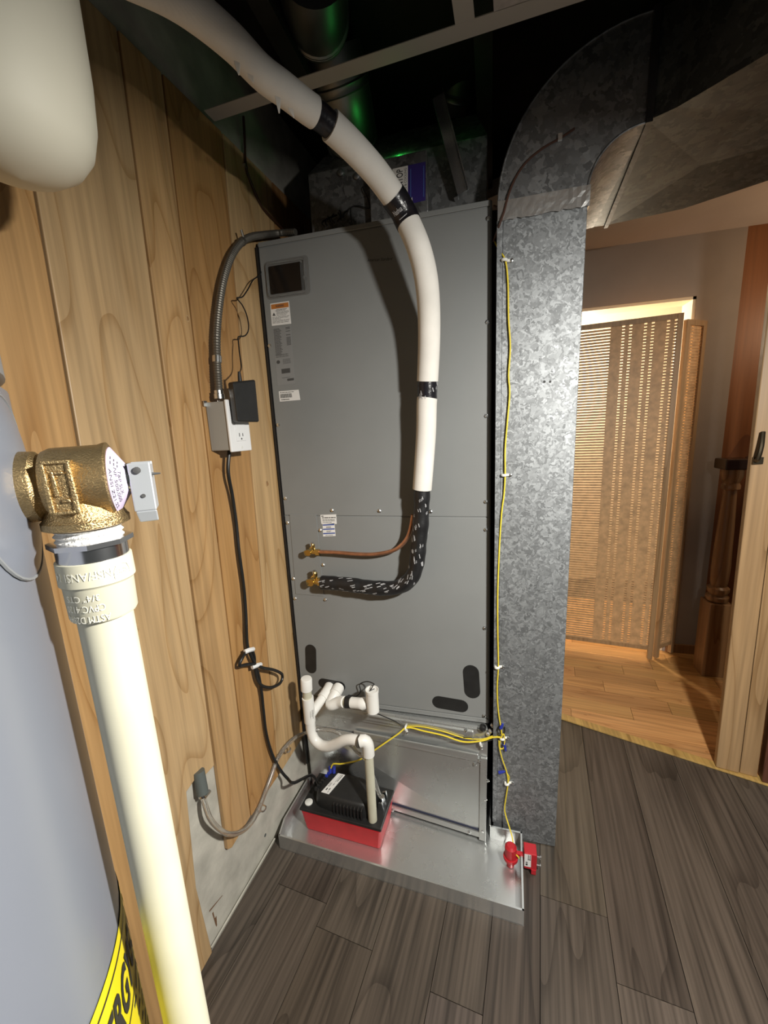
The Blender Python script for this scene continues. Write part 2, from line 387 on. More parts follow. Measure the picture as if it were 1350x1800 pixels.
# --- hung ceiling grid
GZ = 1.90
ga, gb = fl(372, 203, GZ), fl(980, 0, GZ); gd = (gb-ga).normalized(); gn = V((-gd.y, gd.x, 0))
grid = thing('ceiling_grid', ga, 'white metal ceiling grid bar crossing above the insulated pipe', 'ceiling grid')
def tee(a, b, n, wd=.034, h=.010):
    m = MB(); a, b = V(a), V(b); z = V((0, 0, 1))
    m.prism([a-n*wd/2, b-n*wd/2, b+n*wd/2, a+n*wd/2], z*.0015); m.prism([a-n*.001+z*.0015, b-n*.001+z*.0015, b-n*.001+z*h, a-n*.001+z*h], n*.002)
    return m
obj('main_tee', tee(ga-gd*.006, ga+gd*1.25, gn), 'grid', grid)
ca = fl(818, 45, GZ); ca = ga+gd*(ca-ga).dot(gd); obj('cross_tee', tee(ca-gn*.0172, ca-gn*.6, gd), 'grid', grid)
tl = fl(868, 22, GZ)
tag(obj('ceiling_tile', MB().prism([tl, tl+gd*.5, tl+gd*.5-gn*.5, tl-gn*.5], (0, 0, .014)), 'tile'), 'broken pale ceiling tile lying in the grid at the top edge', 'ceiling tile')
# ================================================================== HALL BEYOND THE DOORWAY
HY = 1.15; HZ = 1.958
hf = struct(obj('floor', MB().prism([TH0+tdir*-.5, TB, V((2.2, 2.3, 0)), V((-.4, 2.3, 0)), V((-.4, .8, 0))], (0, 0, -.04)), 'cavity', origin=V((.6, .9, -.04))))
HA = math.radians(-7); hx = V((math.cos(HA), math.sin(HA), 0)); hy = V((-math.sin(HA), math.cos(HA), 0))
rnd = random.Random(9); row = 0; y = .05
while y < 1.9:
    x = -.3+rnd.uniform(-.5, 0)
    while x < 1.9:
        L = rnd.uniform(.32, .62); P = [hx*(x+.0006)+hy*(y+.0006), hx*(x+L-.0006)+hy*(y+.0006), hx*(x+L-.0006)+hy*(y+.082), hx*(x+.0006)+hy*(y+.082)]
        P = clip(P, TH0+TN*.035, -TN)
        if len(P) > 2: P = clip(P, V((.2, 0, 0)), V((-1, 0, 0)))
        if len(P) > 2 and P[0].y < 1.75 and P[0].x < 1.6:
            o = hx*(x+L/2)+hy*(y+.041); R_ = Matrix.Rotation(HA-math.pi/2, 3, 'Z'); m = MB().prism([R_.inverted() @ (p-o) for p in P], (0, 0, -.01))
            m.v = [v+V((0, 0, .004)) for v in m.v]; k = rnd.uniform(.85, 1.15)
            b_ = obj('oak_board', m, 'oak', None, origin=V((0, 0, 0)), color=(k, k*rnd.uniform(.94, 1.03), k*.97)); b_.parent = hf; b_.location = o-ORG[hf.name]; b_.rotation_euler = (0, 0, HA-math.pi/2)
        x += L
    y += .0826
m = MB().prism([TH0-tdir*.14, TH1+tdir*.25, TH1+tdir*.25+TN*.034, TH0-tdir*.14+TN*.034], (0, 0, .007))
MT['oak_trim'] = wood('yellow_oak_trim', (.62, .40, .13), (.48, .28, .08), 'y', 'x', .35, 4)
struct(obj('trim_1', m, 'oak_trim', bevel=.002))
# back wall with an opening to a lit room
ox1, oz = fr(1225, 520, -HY).x, fr(1225, 520, -HY).z; rx = fr(1316, 396, -HY).x
m = MB().box((-.3, HY, oz), (ox1, HY+.10, HZ)).box((ox1, HY, 0), (rx, HY+.10, HZ)).box((-.3, HY, 0), (.2, HY+.1, oz))
struct(obj('wall_back', m, 'wall'))
struct(obj('trim_2', MB().box((ox1-.012, HY+.004, .0), (ox1, HY+.11, oz)).box((.2, HY+.004, oz-.012), (ox1, HY+.11, oz)), 'cream'))
struct(obj('wall_far', MB().box((-.3, 2.2, 0), (1.5, 2.26, HZ)).box((1.44, HY+.1, 0), (1.5, 2.2, HZ)).box((-.36, HY+.1, 0), (-.3, 2.2, HZ)), 'cream'))
struct(obj('baseboard_back', MB().box((ox1+.012, HY-.012, 0), (rx, HY, .05)), 'oak_dark'))
struct(obj('ceiling', MB().prism([V((.19, .45, HZ)), V((2.2, -.1, HZ)), V((2.2, 2.3, HZ)), V((-.4, 2.3, HZ)), V((-.4, .75, HZ))], (0, 0, .05)), 'hall_ceiling'))
struct(obj('wall_right', MB().prism([V((rx, HY-.0, 0)), V((2.1, HY+.0, 0)), V((2.1, HY+.06, 0)), V((rx, HY+.06, 0))], (0, 0, HZ)), 'brownwall'))
# folding screen
scr = thing('folding_screen', (.6, 1.07, .012), 'woven bamboo folding screen standing in front of the lit opening in the hall', 'folding screen')
def screen_panel(P, Q, h, lo, first):
    P, Q = V(P), V(Q); d = (Q-P).normalized(); L = (Q-P).length; n = V((d.y, -d.x, 0)); z = V((0, 0, 1))
    def bx(m, s0, s1, z0, z1, t0, t1):
        c = [P+d*s0+n*t0, P+d*s1+n*t0, P+d*s1+n*t1, P+d*s0+n*t1]; return m.hexa([p+z*z0 for p in c], [p+z*z1 for p in c])
    for s0, s1 in ((0, .022), (L-.022, L)): obj('post', bx(MB(), s0, s1, .012, h, -.009, .009), 'oak_door', scr, bevel=.001)
    obj('rail', bx(MB(), .022, L-.022, h-.022, h, -.008, .008), 'oak_door', scr)
    obj('rail', bx(MB(), .022, L-.022, lo, lo+.018, -.006, .006), 'oak_door', scr)
    m = MB(); k = 0; zz = lo+.018; rnd = random.Random(3)
    while zz < h-.03:
        bx(m, .022, L-.022, zz, zz+.0092, -.001, .001); zz += .0128; k += 1
    o = obj('weave_slats', m, 'bamboo', scr); o['kind'] = 'stuff'
    s = .03
    while s < L-.05:
        for wd, gp in ((.017, .011), (.045, .011)):
            if s+wd < min(L-.024, .285):
                m = MB(); bx(m, s, s+wd, lo+.018, h-.022, -.0028, -.0013); obj('weave_ribbon', m, 'bamboo', scr)
            s += wd+gp
screen_panel((.785, 1.045, 0), (.30, 1.105, 0), 1.625, .06, True)
screen_panel((.80, 1.058, 0), (.905, 1.135, 0), 1.60, .06, False)
# newel post, handrail, stairs
nb = V((1.0, .985, .004)); NZ = fr(1280, 826, -.985).z
newel = thing('newel_post', nb, 'turned oak newel post with square base at the stair foot', 'newel post')
obj('base_block', MB().box(nb+V((-.045, -.045, 0)), nb+V((.045, .045, .36))), 'oak_dark', newel, bevel=.004)
obj('turned_shaft', MB().lathe([(.36, .036), (.37, .044), (.385, .044), (.395, .033), (.41, .042), (.425, .042), (.435, .03), (.45, .033), (.52, .036), (.70, .031), (NZ-.09, .024), (NZ-.085, .034), (NZ-.07, .034), (NZ-.06, .028), (NZ-.03, .04), (NZ, .04)], nb*1, (0, 0, 1), 20), 'oak_dark', newel, smooth=True)
obj('top_cap', MB().box(nb+V((-.05, -.05, NZ-.0)), nb+V((.05, .05, NZ+.045))), 'dark_stain', newel, bevel=.006)
tag(obj('handrail', MB().prism([nb+V((.052, -.028, NZ+.0)), nb+V((.052, .028, NZ+.0)), nb+V((.052, .028, NZ+.045)), nb+V((.052, -.028, NZ+.045))], (.7, -.05, .45)), 'dark_stain'), 'dark stained stair handrail meeting the top of the newel post', 'handrail')
stair = thing('staircase', (1.1, .9, .004), 'oak stairs with dark treads rising behind the newel post', 'staircase')
for i in range(4):
    x0 = 1.09+i*.2; z0 = .17*(i+1)
    obj('riser', MB().box((x0, .55, .004 if i == 0 else z0-.17), (x0+.02, 1.09, z0)), 'oak_dark', stair)
    obj('tread', MB().box((x0-.02, .55, z0), (x0+.2, 1.09, z0+.025)), 'grime', stair)
obj('stringer', MB().prism([V((1.10, 1.095, .004)), V((2.0, 1.095, .80)), V((2.0, 1.095, 1.0)), V((1.10, 1.095, .22))], (0, .02, 0)), 'oak_dark', stair)
# oak door leaf at the right of the doorway (stands slightly out of plumb)
A, B = fl(1258, 1352), fl(1331, 1372)
tA = pl(1347, 575, A, V((0, 1, 0))); top = V((tA.x, tA.y, 0))-V((A.x, A.y, 0))
zt = tA.z; dz = 1.93
lean = top*(dz/zt); bd = (B-A).normalized(); bn = V((-bd.y, bd.x, 0))
door = thing('door_1', (A+B)/2+V((0, 0, .008)), 'light oak folding door leaf with lever pull at right of the doorway', 'door'); door['kind'] = 'structure'
def leaf(s0, s1, t0, t1):
    c = [A+bd*s0+bn*t0, A+bd*s1+bn*t0, A+bd*s1+bn*t1, A+bd*s0+bn*t1]
    return MB().hexa([p+V((0, 0, .008)) for p in c], [p+lean+V((0, 0, dz)) for p in c])
L = (B-A).length
obj('stile', leaf(0, .062, 0, .032), 'oak_door', door, bevel=.003)
obj('door_panel', leaf(.064, L, .004, .03), 'oak_door', door, bevel=.002)
MT['red_wood'] = wood('reddish_wood', (.16, .06, .035), (.09, .03, .02), 'z', 'x', .4)
obj('folded_leaf', leaf(L+.008, L+.5, -.012, .03), 'red_wood', door, bevel=.003)
hp = pl(1333, 790, A+lean*.5, bn)
MT['pull'] = newmat('dull_pull', (.11, .09, .06), .4, .9)
m = MB().tube(smooth_path([hp+bn*-.003+V((-.004, 0, -.032)), hp-bn*.022+V((-.004, 0, -.026)), hp-bn*.024+V((0, 0, .01)), hp-bn*.010+V((.003, 0, .05))]), .006, 8)
obj('door_handle', m.box(hp+V((-.012, -.008, -.042)), hp+V((.012, .0, -.022))), 'pull', door, smooth=True)
# ================================================================== AIR HANDLER
UW, UZ0, UZ1, UD = .597, .350, 1.697, .5
ah = thing('air_handler', (-UW/2, .02, UZ0), 'tall grey sheet-metal air handler cabinet standing on the galvanized stand', 'air handler')
sk = .0546*UD+.006
obj('cabinet', MB().hexa([V((-UW, 0, UZ0)), V((0, 0, UZ0)), V((0, UD, UZ0)), V((-UW+sk, UD, UZ0))], [V((-UW, 0, UZ1)), V((0, 0, UZ1)), V((0, UD, UZ1)), V((-UW+sk, UD, UZ1))]), 'paint', ah, bevel=.003)
obj('edge_gasket', MB().box((-UW-.0045, -.0045, .10), (-UW+.0015, .004, UZ1-.012)), 'rubber', ah)
def front_plate(name, q, t=.0025, mat='paint', lab=None, bev=.0012):
    return obj(name, MB().prism([V((p.x, -.0002, p.z)) for p in q], (0, -t, 0)), mat, ah, bevel=bev, label=lab)
zc, zs, zl = fr(864, 363).z, fr(861, 909).z, fr(857, 1262).z
R4 = lambda x0, z0, x1, z1: [V((x0, 0, z1)), V((x1, 0, z1)), V((x1, 0, z0)), V((x0, 0, z0))]
front_plate('upper_panel', R4(-UW+.004, zs+.0012, -.003, zc-.0012))
front_plate('top_rail', R4(-UW+.004, zc+.0012, -.003, UZ1-.002), .004)
front_plate('lower_panel', R4(-UW+.004, UZ0+.016, -.003, zs-.0012))
front_plate('bottom_rail', R4(-UW+.004, UZ0+.001, -.003, UZ0+.0148), .004)
PF = .0027
vp = [fr(509, 904, .003), fr(556, 904, .003), fr(570, 1048, .003), fr(520, 1044, .003)]
obj('valve_panel', MB().prism([V((p.x, -PF, p.z)) for p in vp], (0, -.0016, 0)), 'paint', ah, bevel=.0008)
m0 = MB().lathe([(0, .0058), (.0008, .0056), (.001, .0042), (.0036, .0040), (.0042, .0028)], (0, 0, 0), (0, -1, 0), 6)
first = None
for x, y in ((858, 384), (857, 566), (855, 731), (854, 882), (854, 931), (852, 1104), (851, 1258), (474, 608), (489, 747), (502, 876), (584, 897), (667, 898), (757, 899), (506, 919), (563, 932), (568, 993), (516, 1017), (519, 1052), (572, 1054)):
    p = fr(x, y, PF+.0012)
    if not first: first = s_ = obj('screw', m0, 'zinc', ah, origin=V((0, 0, 0)), label='small zinc hex screw')
    else: s_ = first.copy(); C.objects.link(s_); s_.parent = ah
    s_.location = V((p.x, -PF-.0008, p.z))-ORG[ah.name]
def capsule(a, b, r, n=10):
    a, b = V(a), V(b); d = (b-a).normalized(); e = V((-d.z, 0, d.x)); a2, b2 = a+d*r, b-d*r; P = []
    for k in range(n+1): t_ = math.pi*k/n; P.append(b2+e*r*math.cos(t_)+d*r*math.sin(t_))
    for k in range(n+1): t_ = math.pi*k/n; P.append(a2-e*r*math.cos(t_)-d*r*math.sin(t_))
    return P
for nm, a, b, r in (('knockout_shade', (546, 1133), (547, 1183), .0185), ('knockout_shade', (827, 1169), (831, 1227), .0225), ('knockout_shade', (760, 1232), (823, 1243), .0200), ('drain_opening', (560, 1199), (607, 1208), .0165)):
    A_, B_ = fr(*a, PF), fr(*b, PF); P = capsule((A_.x, -PF-.0002, A_.z), (B_.x, -PF-.0002, B_.z), r)
    o = obj(nm, MB().prism(P, (0, -.0009, 0)), 'black', ah, label='dark oblong knockout in the lower panel')  # thin raised black plates stand in for the dark inside open holes
# sight window with clear cover
wq = [(467, 464), (536, 456), (541, 512), (472, 524)]
wc = [fr(*p, .004) for p in wq]; wx0, wx1 = min(p.x for p in wc)+.004, max(p.x for p in wc)-.002; wz0, wz1 = wc[3].z+.002, wc[0].z-.002
def rrect(x0, z0, x1, z1, r, y, n=5):
    P = []
    for cx, cz, a in ((x1-r, z1-r, 0), (x0+r, z1-r, 90), (x0+r, z0+r, 180), (x1-r, z0+r, 270)):
        for k in range(n+1): t_ = math.radians(a+90*k/n); P.append(V((cx+r*math.cos(t_), y, cz+r*math.sin(t_))))
    return P
MT['cover'] = newmat('smoked_cover', (.16, .16, .155), .12)
m = MB().prism(rrect(wx0-.008, wz0-.006, wx1+.010, wz1+.007, .01, -PF), (0, -.0015, 0))
wnd = obj('window_cover', m, 'cover', ah, bevel=.0006, label='clear plastic cover over the dark sight window')
ring = rrect(wx0, wz0, wx1, wz1, .008, -PF-.0035); m = MB().tube(ring+[ring[0]], .0035, 8, False); obj('rim', m, 'clear', wnd, smooth=True, label='shiny clear rim')
MT['dark_pane'] = newmat('dark_pane', (.012, .010, .009), .15)
obj('dark_pane', MB().prism(rrect(wx0+.004, wz0+.005, wx1-.012, wz1-.006, .003, -PF-.0015), (0, -.001, 0)), 'dark_pane', wnd)
kx = fr(535, 487, .01); obj('latch', MB().lathe([(0, .006), (.004, .006), (.005, .003)], (kx.x, -PF-.003, kx.z), (0, -1, 0), 12).box((wx1-.013, -PF-.0045, wz0+.006), (wx1-.008, -PF-.0015, wz1-.01)), 'clear', wnd, smooth=True)
# stickers on the cabinet
def sticker(name, q, mat, lab=None, off=PF, par=None, to=fr, nrm=V((0, -1, 0))):
    P = [to(x, y, off) for x, y in q]; P = [p for p in P]
    o = obj(name, MB().prism(P, nrm*.0004), mat, par or ah, label=lab); return o, lift(bil([p+nrm*.0004 for p in P]), nrm, .0002)
o, f = sticker('warning_label', [(475, 534), (508, 529), (512, 569), (478, 573)], 'label', 'white warning sticker with orange header')
h_ = MB(); h_.add([f(.04, .74), f(.96, .74), f(.96, .95), f(.04, .95)], [(0, 1, 2, 3)]); obj('header_band', h_, 'orange', o)
n_ = V((0, -1, 0)); f2 = lift(f, n_, .0003)
words('warning_word', 'WARNING', f2, o, 'ink_grey', .01, 0, None, (.28, .79, .72, .9))
m = lines(f2, [(.68, .70, .3, .85), (.63, .65, .25, .8), (.575, .59, .3, .95), (.53, .545, .3, .95), (.485, .50, .3, .9), (.43, .445, .3, .8), (.36, .375, .06, .94), (.31, .325, .06, .9), (.26, .275, .06, .5), (.20, .215, .06, .94), (.15, .165, .06, .9), (.10, .115, .06, .9)], seed=2)
m.add([f2(.08, .44), f2(.24, .44), f2(.16, .58)], [(0, 1, 2)]); obj('fine_print', m, 'ink_grey', o)
o, f = sticker('rating_plate', [(479, 577), (511, 572), (519, 674), (488, 678)], 'plate', 'grey rating plate with fine black print')
rows = [(.97-.021*i, .977-.021*i+.004, .05, .05+.32+.12*((i*7) % 5)/5) for i in range(22)]+[(.97-.021*i, .977-.021*i+.004, .72, .95) for i in (0, 1, 3, 6, 8, 9, 10, 11, 12, 13, 14)]+[(.53-.02*i, .537-.02*i, .06, .75) for i in range(3)]+[(.44-.018*i, .446-.018*i, .42, .85) for i in range(5)]+[(.12, .127, .3, .75)]
m = lines(f, rows, seed=5)
m.add([f(.16+.1*math.cos(a_*.6283), .41+.032*math.sin(a_*.6283)) for a_ in range(10)], [tuple(range(10))])
m.add([f(.3, .20), f(.78, .20), f(.78, .28), f(.3, .28)], [(0, 1, 2, 3)]).add([f(.58, .06), f(.95, .06), f(.95, .10), f(.58, .10)], [(0, 1, 2, 3)]); obj('fine_print', m, 'ink_grey', o)
o, f = sticker('barcode_label', [(490, 688), (525, 685), (528, 703), (492, 706)], 'label', 'white barcode sticker')
m = MB(); u = .06; rb = random.Random(2)
while u < .62: b_ = rb.uniform(.008, .028); m.add([f(u, .32), f(u+b_, .32), f(u+b_, .72), f(u, .72)], [(0, 1, 2, 3)]); u += b_+rb.uniform(.008, .02)
lines(f, [(.82, .87, .05, .75), (.12, .2, .08, .48)], m, seed=3); obj('barcode', m, 'ink', o)
o, f = sticker('connection_label', [(563, 905), (591, 904), (592, 921), (565, 921)], 'label', 'small white sticker above three blue striped stickers')
m = lines(f, [(.80, .9, .06, .2), (.62, .72, .1, .95), (.42, .48, .1, .9), (.3, .35, .1, .9), (.15, .2, .1, .7)], seed=8); obj('fine_print', m, 'ink_grey', o)
o, f = sticker('striped_label', [(567, 921), (588, 920), (590, 942), (568, 943)], 'label', 'white sticker with three blue stripes')
m = MB()
for v in (.86, .52, .18): m.add([f(.02, v), f(.98, v), f(.98, v+.1), f(.02, v+.1)], [(0, 1, 2, 3)])
obj('blue_stripe', m, 'blue', o)
obj('fine_print', lines(f, [(.72, .77, .3, .7), (.66, .69, .3, .7), (.4, .44, .3, .7), (.33, .36, .3, .6), (.06, .1, .2, .8)], seed=11), 'ink_grey', o)
q = [(645, 451), (690, 448), (690, 461), (645, 464)]; P = [fr(x, y, PF+.0003) for x, y in q]
words('cabinet_script', 'American Standard', bil(P), ah, 'ink', 0, .35, None, (0, .3, 1, .72))
# ================================================================== STAND
sd = thing('air_handler_stand', (-.3, .1, .005), 'bright galvanized sheet-metal stand under the grey air handler', 'equipment stand')
bk = V((.0546*.42, .42, 0))
ZS = .345
obj('stand_box', MB().hexa([sp(0, .008), sp(1, .008), V((-.006, .4, .008)), V((-.566, .4, .008))], [sp(0, ZS), sp(1, ZS), V((-.006, .4, ZS)), V((-.566, .4, ZS))]), 'galv_new', sd, bevel=.002)
def splate(name, s0, z0, s1, z1, t, mat='galv_new', o=0, dz=0, **k):
    return obj(name, MB().prism([sp(s0, z0, o), sp(s1, z0+dz, o), sp(s1, z1+dz, o), sp(s0, z1, o)], SN*t), mat, sd, bevel=.0006, **k)
splate('top_flange', .02, .305, .985, .343, .004)
splate('flange_strip', .36, .318, .93, .336, .007, o=.003)
splate('front_panel', .012, .03, .965, .255, .003)
splate('drive_cleat', .3, .248, .955, .268, .006, o=.002)
splate('base_strip', .30, .018, .975, .033, .006, o=.002)
splate('corner_post', .968, .012, 1.0, .262, .008, o=.002)
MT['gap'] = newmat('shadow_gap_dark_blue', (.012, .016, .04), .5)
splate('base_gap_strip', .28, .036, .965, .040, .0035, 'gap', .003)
for x, y in ((835, 1343), (843, 1337), (857, 1372), (853, 1405), (690, 1424), (825, 1463), (848, 1460), (819, 1284)):
    p = st(x, y, .008); s_ = first.copy(); C.objects.link(s_); s_.name = 'screw'; s_.parent = sd; s_.location = p-ORG[sd.name]
p = st(849, 1277, .006); obj('rubber_plug', MB().lathe([(0, .009), (.012, .009), (.014, .006)], p, SN, 14), 'black', sd, smooth=True, label='black rubber plug')
m = MB(); rb = random.Random(6)
for x, y in ((866, 1275), (872, 1282), (862, 1285), (858, 1290)):
    p = st(x, y, .006); m.lathe([(0, .007), (.004, .006), (.006, .002)], p, SN+V((rb.uniform(-.4, .4), 0, rb.uniform(-.4, .4))), 6)
obj('foil_patch', m, 'foil', sd, label='crumpled foil tape')
# ================================================================== DRAIN PAN
pth = -.0613; pd_ = V((math.cos(pth), math.sin(pth), 0))
PFR = V((.0837, -.2545, 0)); PFL = PFR-pd_*.683
pe = [PFL, PFR, V((.0925, -.052, 0)), V((.0055, -.050, 0)), V((.0055, .43, 0)), W(.43, 0, .006), W(-.16, 0, .006)]
dr = obj('drain_pan', MB().prism([p+V((0, 0, .0006)) for p in pe], (0, 0, .0025)), 'galv_new', origin=V((-.25, -.1, 0)))
tag(dr, 'shallow galvanized drain pan on the floor under the stand and red pump', 'drain pan')
for i in range(7):
    a, b = pe[i], pe[(i+1) % 7]; d = (b-a).normalized(); n = V((d.y, -d.x, 0)); h = .046
    wall_ = MB().hexa([a-n*.002, b-n*.002, b, a], [a-n*.002+V((0, 0, h)), b-n*.002+V((0, 0, h)), b+V((0, 0, h)), a+V((0, 0, h))])
    wall_.hexa([a-n*.0045+V((0, 0, h)), b-n*.0045+V((0, 0, h)), b+V((0, 0, h)), a+V((0, 0, h))], [a-n*.0045+V((0, 0, h+.0015)), b-n*.0045+V((0, 0, h+.0015)), b+V((0, 0, h+.0015)), a+V((0, 0, h+.0015))])
    obj('pan_wall', wall_, 'galv_new', dr)
# ================================================================== CONDENSATE PUMP
pz = .0036
A_, B_, D_ = V((-.548, -.147, pz)), V((-.304, -.160, pz)), V((-.287, -.060, pz)); ux = (B_-A_).normalized(); uy = V((-ux.y, ux.x, 0)); uz = V((0, 0, 1))
pm = thing('condensate_pump', (A_+B_)/2+uy*.05, 'red and black condensate pump sitting in the drain pan', 'condensate pump')
pp = lambda x, y, z: A_+ux*x+uy*y+uz*z            # pump frame: x right, y back, z up
LX, LY, LZ = .246, .122, .078
lo = [pp(.004, .004, 0), pp(LX-.004, .004, 0), pp(LX-.004, LY-.004, 0), pp(.004, LY-.004, 0)]; hi = [pp(-.006, -.005, LZ), pp(LX+.006, -.005, LZ), pp(LX+.006, LY+.005, LZ), pp(-.006, LY+.005, LZ)]
obj('tank', MB().hexa(lo, hi), 'red', pm, bevel=.006, label='red tank')
lid = obj('lid', MB().hexa([pp(-.008, -.007, LZ), pp(LX+.008, -.007, LZ), pp(LX+.008, LY+.007, LZ), pp(-.008, LY+.007, LZ)], [pp(-.007, -.006, LZ+.008), pp(LX+.007, -.006, LZ+.008), pp(LX+.007, LY+.006, LZ+.008), pp(-.007, LY+.006, LZ+.008)]), 'black', pm, bevel=.002, label='black lid')
LT = LZ+.008
m = MB(); prof = [(0, 0), (.002, .028), (.010, .042), (.024, .050)]
ring0 = [(.032, .022), (.05, .008), (.19, .008), (.214, .022), (.222, .05), (.218, .095), (.20, .116), (.05, .116), (.032, .10), (.026, .06)]
N = len(ring0); lev = [(0, 0), (.022, .001), (.036, .005), (.044, .014), (.047, .026)]
cx_, cy_ = .125, .062
for z, ins in lev:
    for x, y in ring0:
        dx, dy = cx_-x, cy_-y; q = math.hypot(dx, dy); m.v.append(pp(x+dx/q*ins, y+dy/q*ins, LT+z-.05*max(0, x-.12)*(z/.047)))
for i in range(len(lev)-1):
    for k in range(N): m.f.append((i*N+k, i*N+(k+1) % N, (i+1)*N+(k+1) % N, (i+1)*N+k))
m.f.append(tuple(range((len(lev)-1)*N, len(lev)*N)))
mc = obj('motor_cover', m, 'black', pm, smooth=True, label='rounded black motor cover'); ss = mc.modifiers.new('sub', 'SUBSURF'); ss.levels = 1; ss.render_levels = 2
m = MB()
for i in range(9): x = .10+i*.011; m.box((0, 0, 0), (0, 0, 0)) if False else m.hexa([pp(x, .0035, LT), pp(x+.004, .0035, LT), pp(x+.004, .012, LT), pp(x, .012, LT)], [pp(x, .006, LT+.03), pp(x+.004, .006, LT+.03), pp(x+.004, .02, LT+.036), pp(x, .02, LT+.036)])
obj('vent_fins', m, 'black', mc)
for x, y in ((.006, .018), (.03, .106)): obj('inlet_plug', MB().lathe([(0, .012), (.003, .012), (.0045, .010)], pp(x+.006, y, LT), uz, 20), 'clip', pm, smooth=True, label='round grey inlet plug')
LB = LT+.0475
lq = [pp(.078, .098, LB-.002), pp(.103, .096, LB), pp(.082, .020, LB-.001), pp(.056, .022, LB-.0022)]
nz = uz; o = obj('label', MB().prism(lq, nz*.0015), 'label', mc, label='white sticker with small black print')
f = lift(bil([p+nz*.0016 for p in (lq[1], lq[2], lq[3], lq[0])]), nz, .0002)
m = lines(f, [(.72, .82, .05, .40), (.55, .6, .05, .45), (.3, .36, .5, .7), (.15, .2, .5, .7), (.62, .7, .5, .6), (.6, .72, .75, .85), (.25, .4, .76, .88), (.7, .76, .88, .96)], seed=4); obj('sticker_print', m, 'ink', o)
for i in range(7): 
    q = pp(.048-.0022*i, .088-.010*i, LT+.0475)
    obj('terminal', MB().hexa([q+V((x, y, -.006)) for x, y in ((-.003, -.0035), (.006, -.0035), (.006, .0035), (-.003, .0035))], [q+V((x, y, .003)) for x, y in ((-.003, -.0035), (.005, -.003), (.005, .003), (-.003, .0035))]), 'black' if i > 1 else 'nut_blue', mc)
blue_c = pp(.052, .094, LT+.052); obj('wire_connector', MB().cyl(blue_c+V((0, 0, -.006)), blue_c+V((0, .004, .012)), .0055, 10).cyl(blue_c+V((.012, .002, -.006)), blue_c+V((.012, .006, .012)), .0055, 10), 'nut_blue', pm, smooth=True, label='blue wire connectors')
m = MB()
for y in (.05, .07, .09): m.hexa([pp(.225, y, LT), pp(.243, y, LT), pp(.243, y+.006, LT), pp(.225, y+.006, LT)], [pp(.225, y, LT+.02), pp(.238, y, LT+.026), pp(.238, y+.006, LT+.026), pp(.225, y+.006, LT+.02)])
obj('check_valve', m.cyl(pp(.232, .07, LT), pp(.232, .07, LT+.03), .009, 12), 'steel', pm, smooth=True)
# ================================================================== PVC DRAIN PIPING
def pvy(x): return -.098-(.06)*(x+.57)/.26
PD = lambda x, y, o=0: pl(x, y, V((-.57, -.098, 0))+V((0, -o, 0)), V((.06/.26, 1, 0)).normalized())
cd = thing('condensate_drain_pipe', PD(545, 1290), 'white plastic drain pipe with open riser and trap dropping into the red pump', 'drain pipe')
rp, rf = .0128, .0168
P0, P1, P2, P3 = PD(538, 1186), PD(539, 1212), PD(541, 1226), PD(545, 1268)
obj('riser_cap', MB().lathe([(0, rf), (.034, rf), (.037, rf*.9), (.038, rf*.5)], P1, P0-P1, 20), 'pvc', cd, smooth=True)
obj('riser', MB().cyl(PD(541, 1230), PD(539, 1206), rp, 18), 'pvc_cream', cd, smooth=True)
wy = obj('wye_fitting', MB().lathe([(0, rf), ((P2-P3).length, rf)], P3, P2-P3, 20), 'pvc', cd, smooth=True)
port = fr(579, 1207, .004); bend = port+V((-.001, -.03, -.004)); wyj = PD(545, 1258)
obj('branch', MB().tube(smooth_path([wyj, wyj+(bend-wyj)*.5, bend], .02), .0142, 16), 'pvc', cd, smooth=True)
obj('drain_elbow', MB().tube(smooth_path([bend+(wyj-bend)*.22, bend+(wyj-bend)*.05, bend+V((.002, .012, .003)), port], .006), rf, 16), 'pvc', cd, smooth=True)
trap = [PD(545, 1266), PD(547, 1284), PD(553, 1300), PD(565, 1310), PD(579, 1311.5), PD(592, 1307), PD(606, 1301), PD(620, 1300), PD(632, 1303)]
obj('trap_bend', MB().tube(smooth_path(trap, .006), .0148, 18), 'pvc', cd, smooth=True)
lidp = pp(.221, .016, LT+.001)
top = PD(655, 1312); top = V((lidp.x, lidp.y, PD(655, 1314).z))
e0 = trap[-1]; elb = [e0, e0+(top-e0)*.55+V((0, 0, .004)), e0+(top-e0)*.9+V((0, 0, -.004)), top+V((0, 0, -.022)), top+V((0, 0, -.04))]
obj('elbow', MB().tube(smooth_path(elb, .005), rf, 18), 'pvc', cd, smooth=True)
obj('coupling_ring', MB().tube([e0+(trap[-2]-e0)*.1, e0-(trap[-2]-e0)*.12], rf+.0006, 18), 'conduit', cd, smooth=True, label='dark glue ring')
obj('drop_pipe', MB().cyl(top+V((0, 0, -.036)), lidp, rp, 18), 'pvc_cream', cd, smooth=True)
a = wy; f = bil([PD(548, 1248, rf+.001), PD(552, 1248, rf+.001), PD(552, 1263, rf+.001), PD(548, 1263, rf+.001)])
obj('pipe_print', lines(lambda u, v: f(v, 1-u), [(.1, .3, 0, .8), (.5, .7, 0, 1)], seed=3), 'ink_grey', cd)
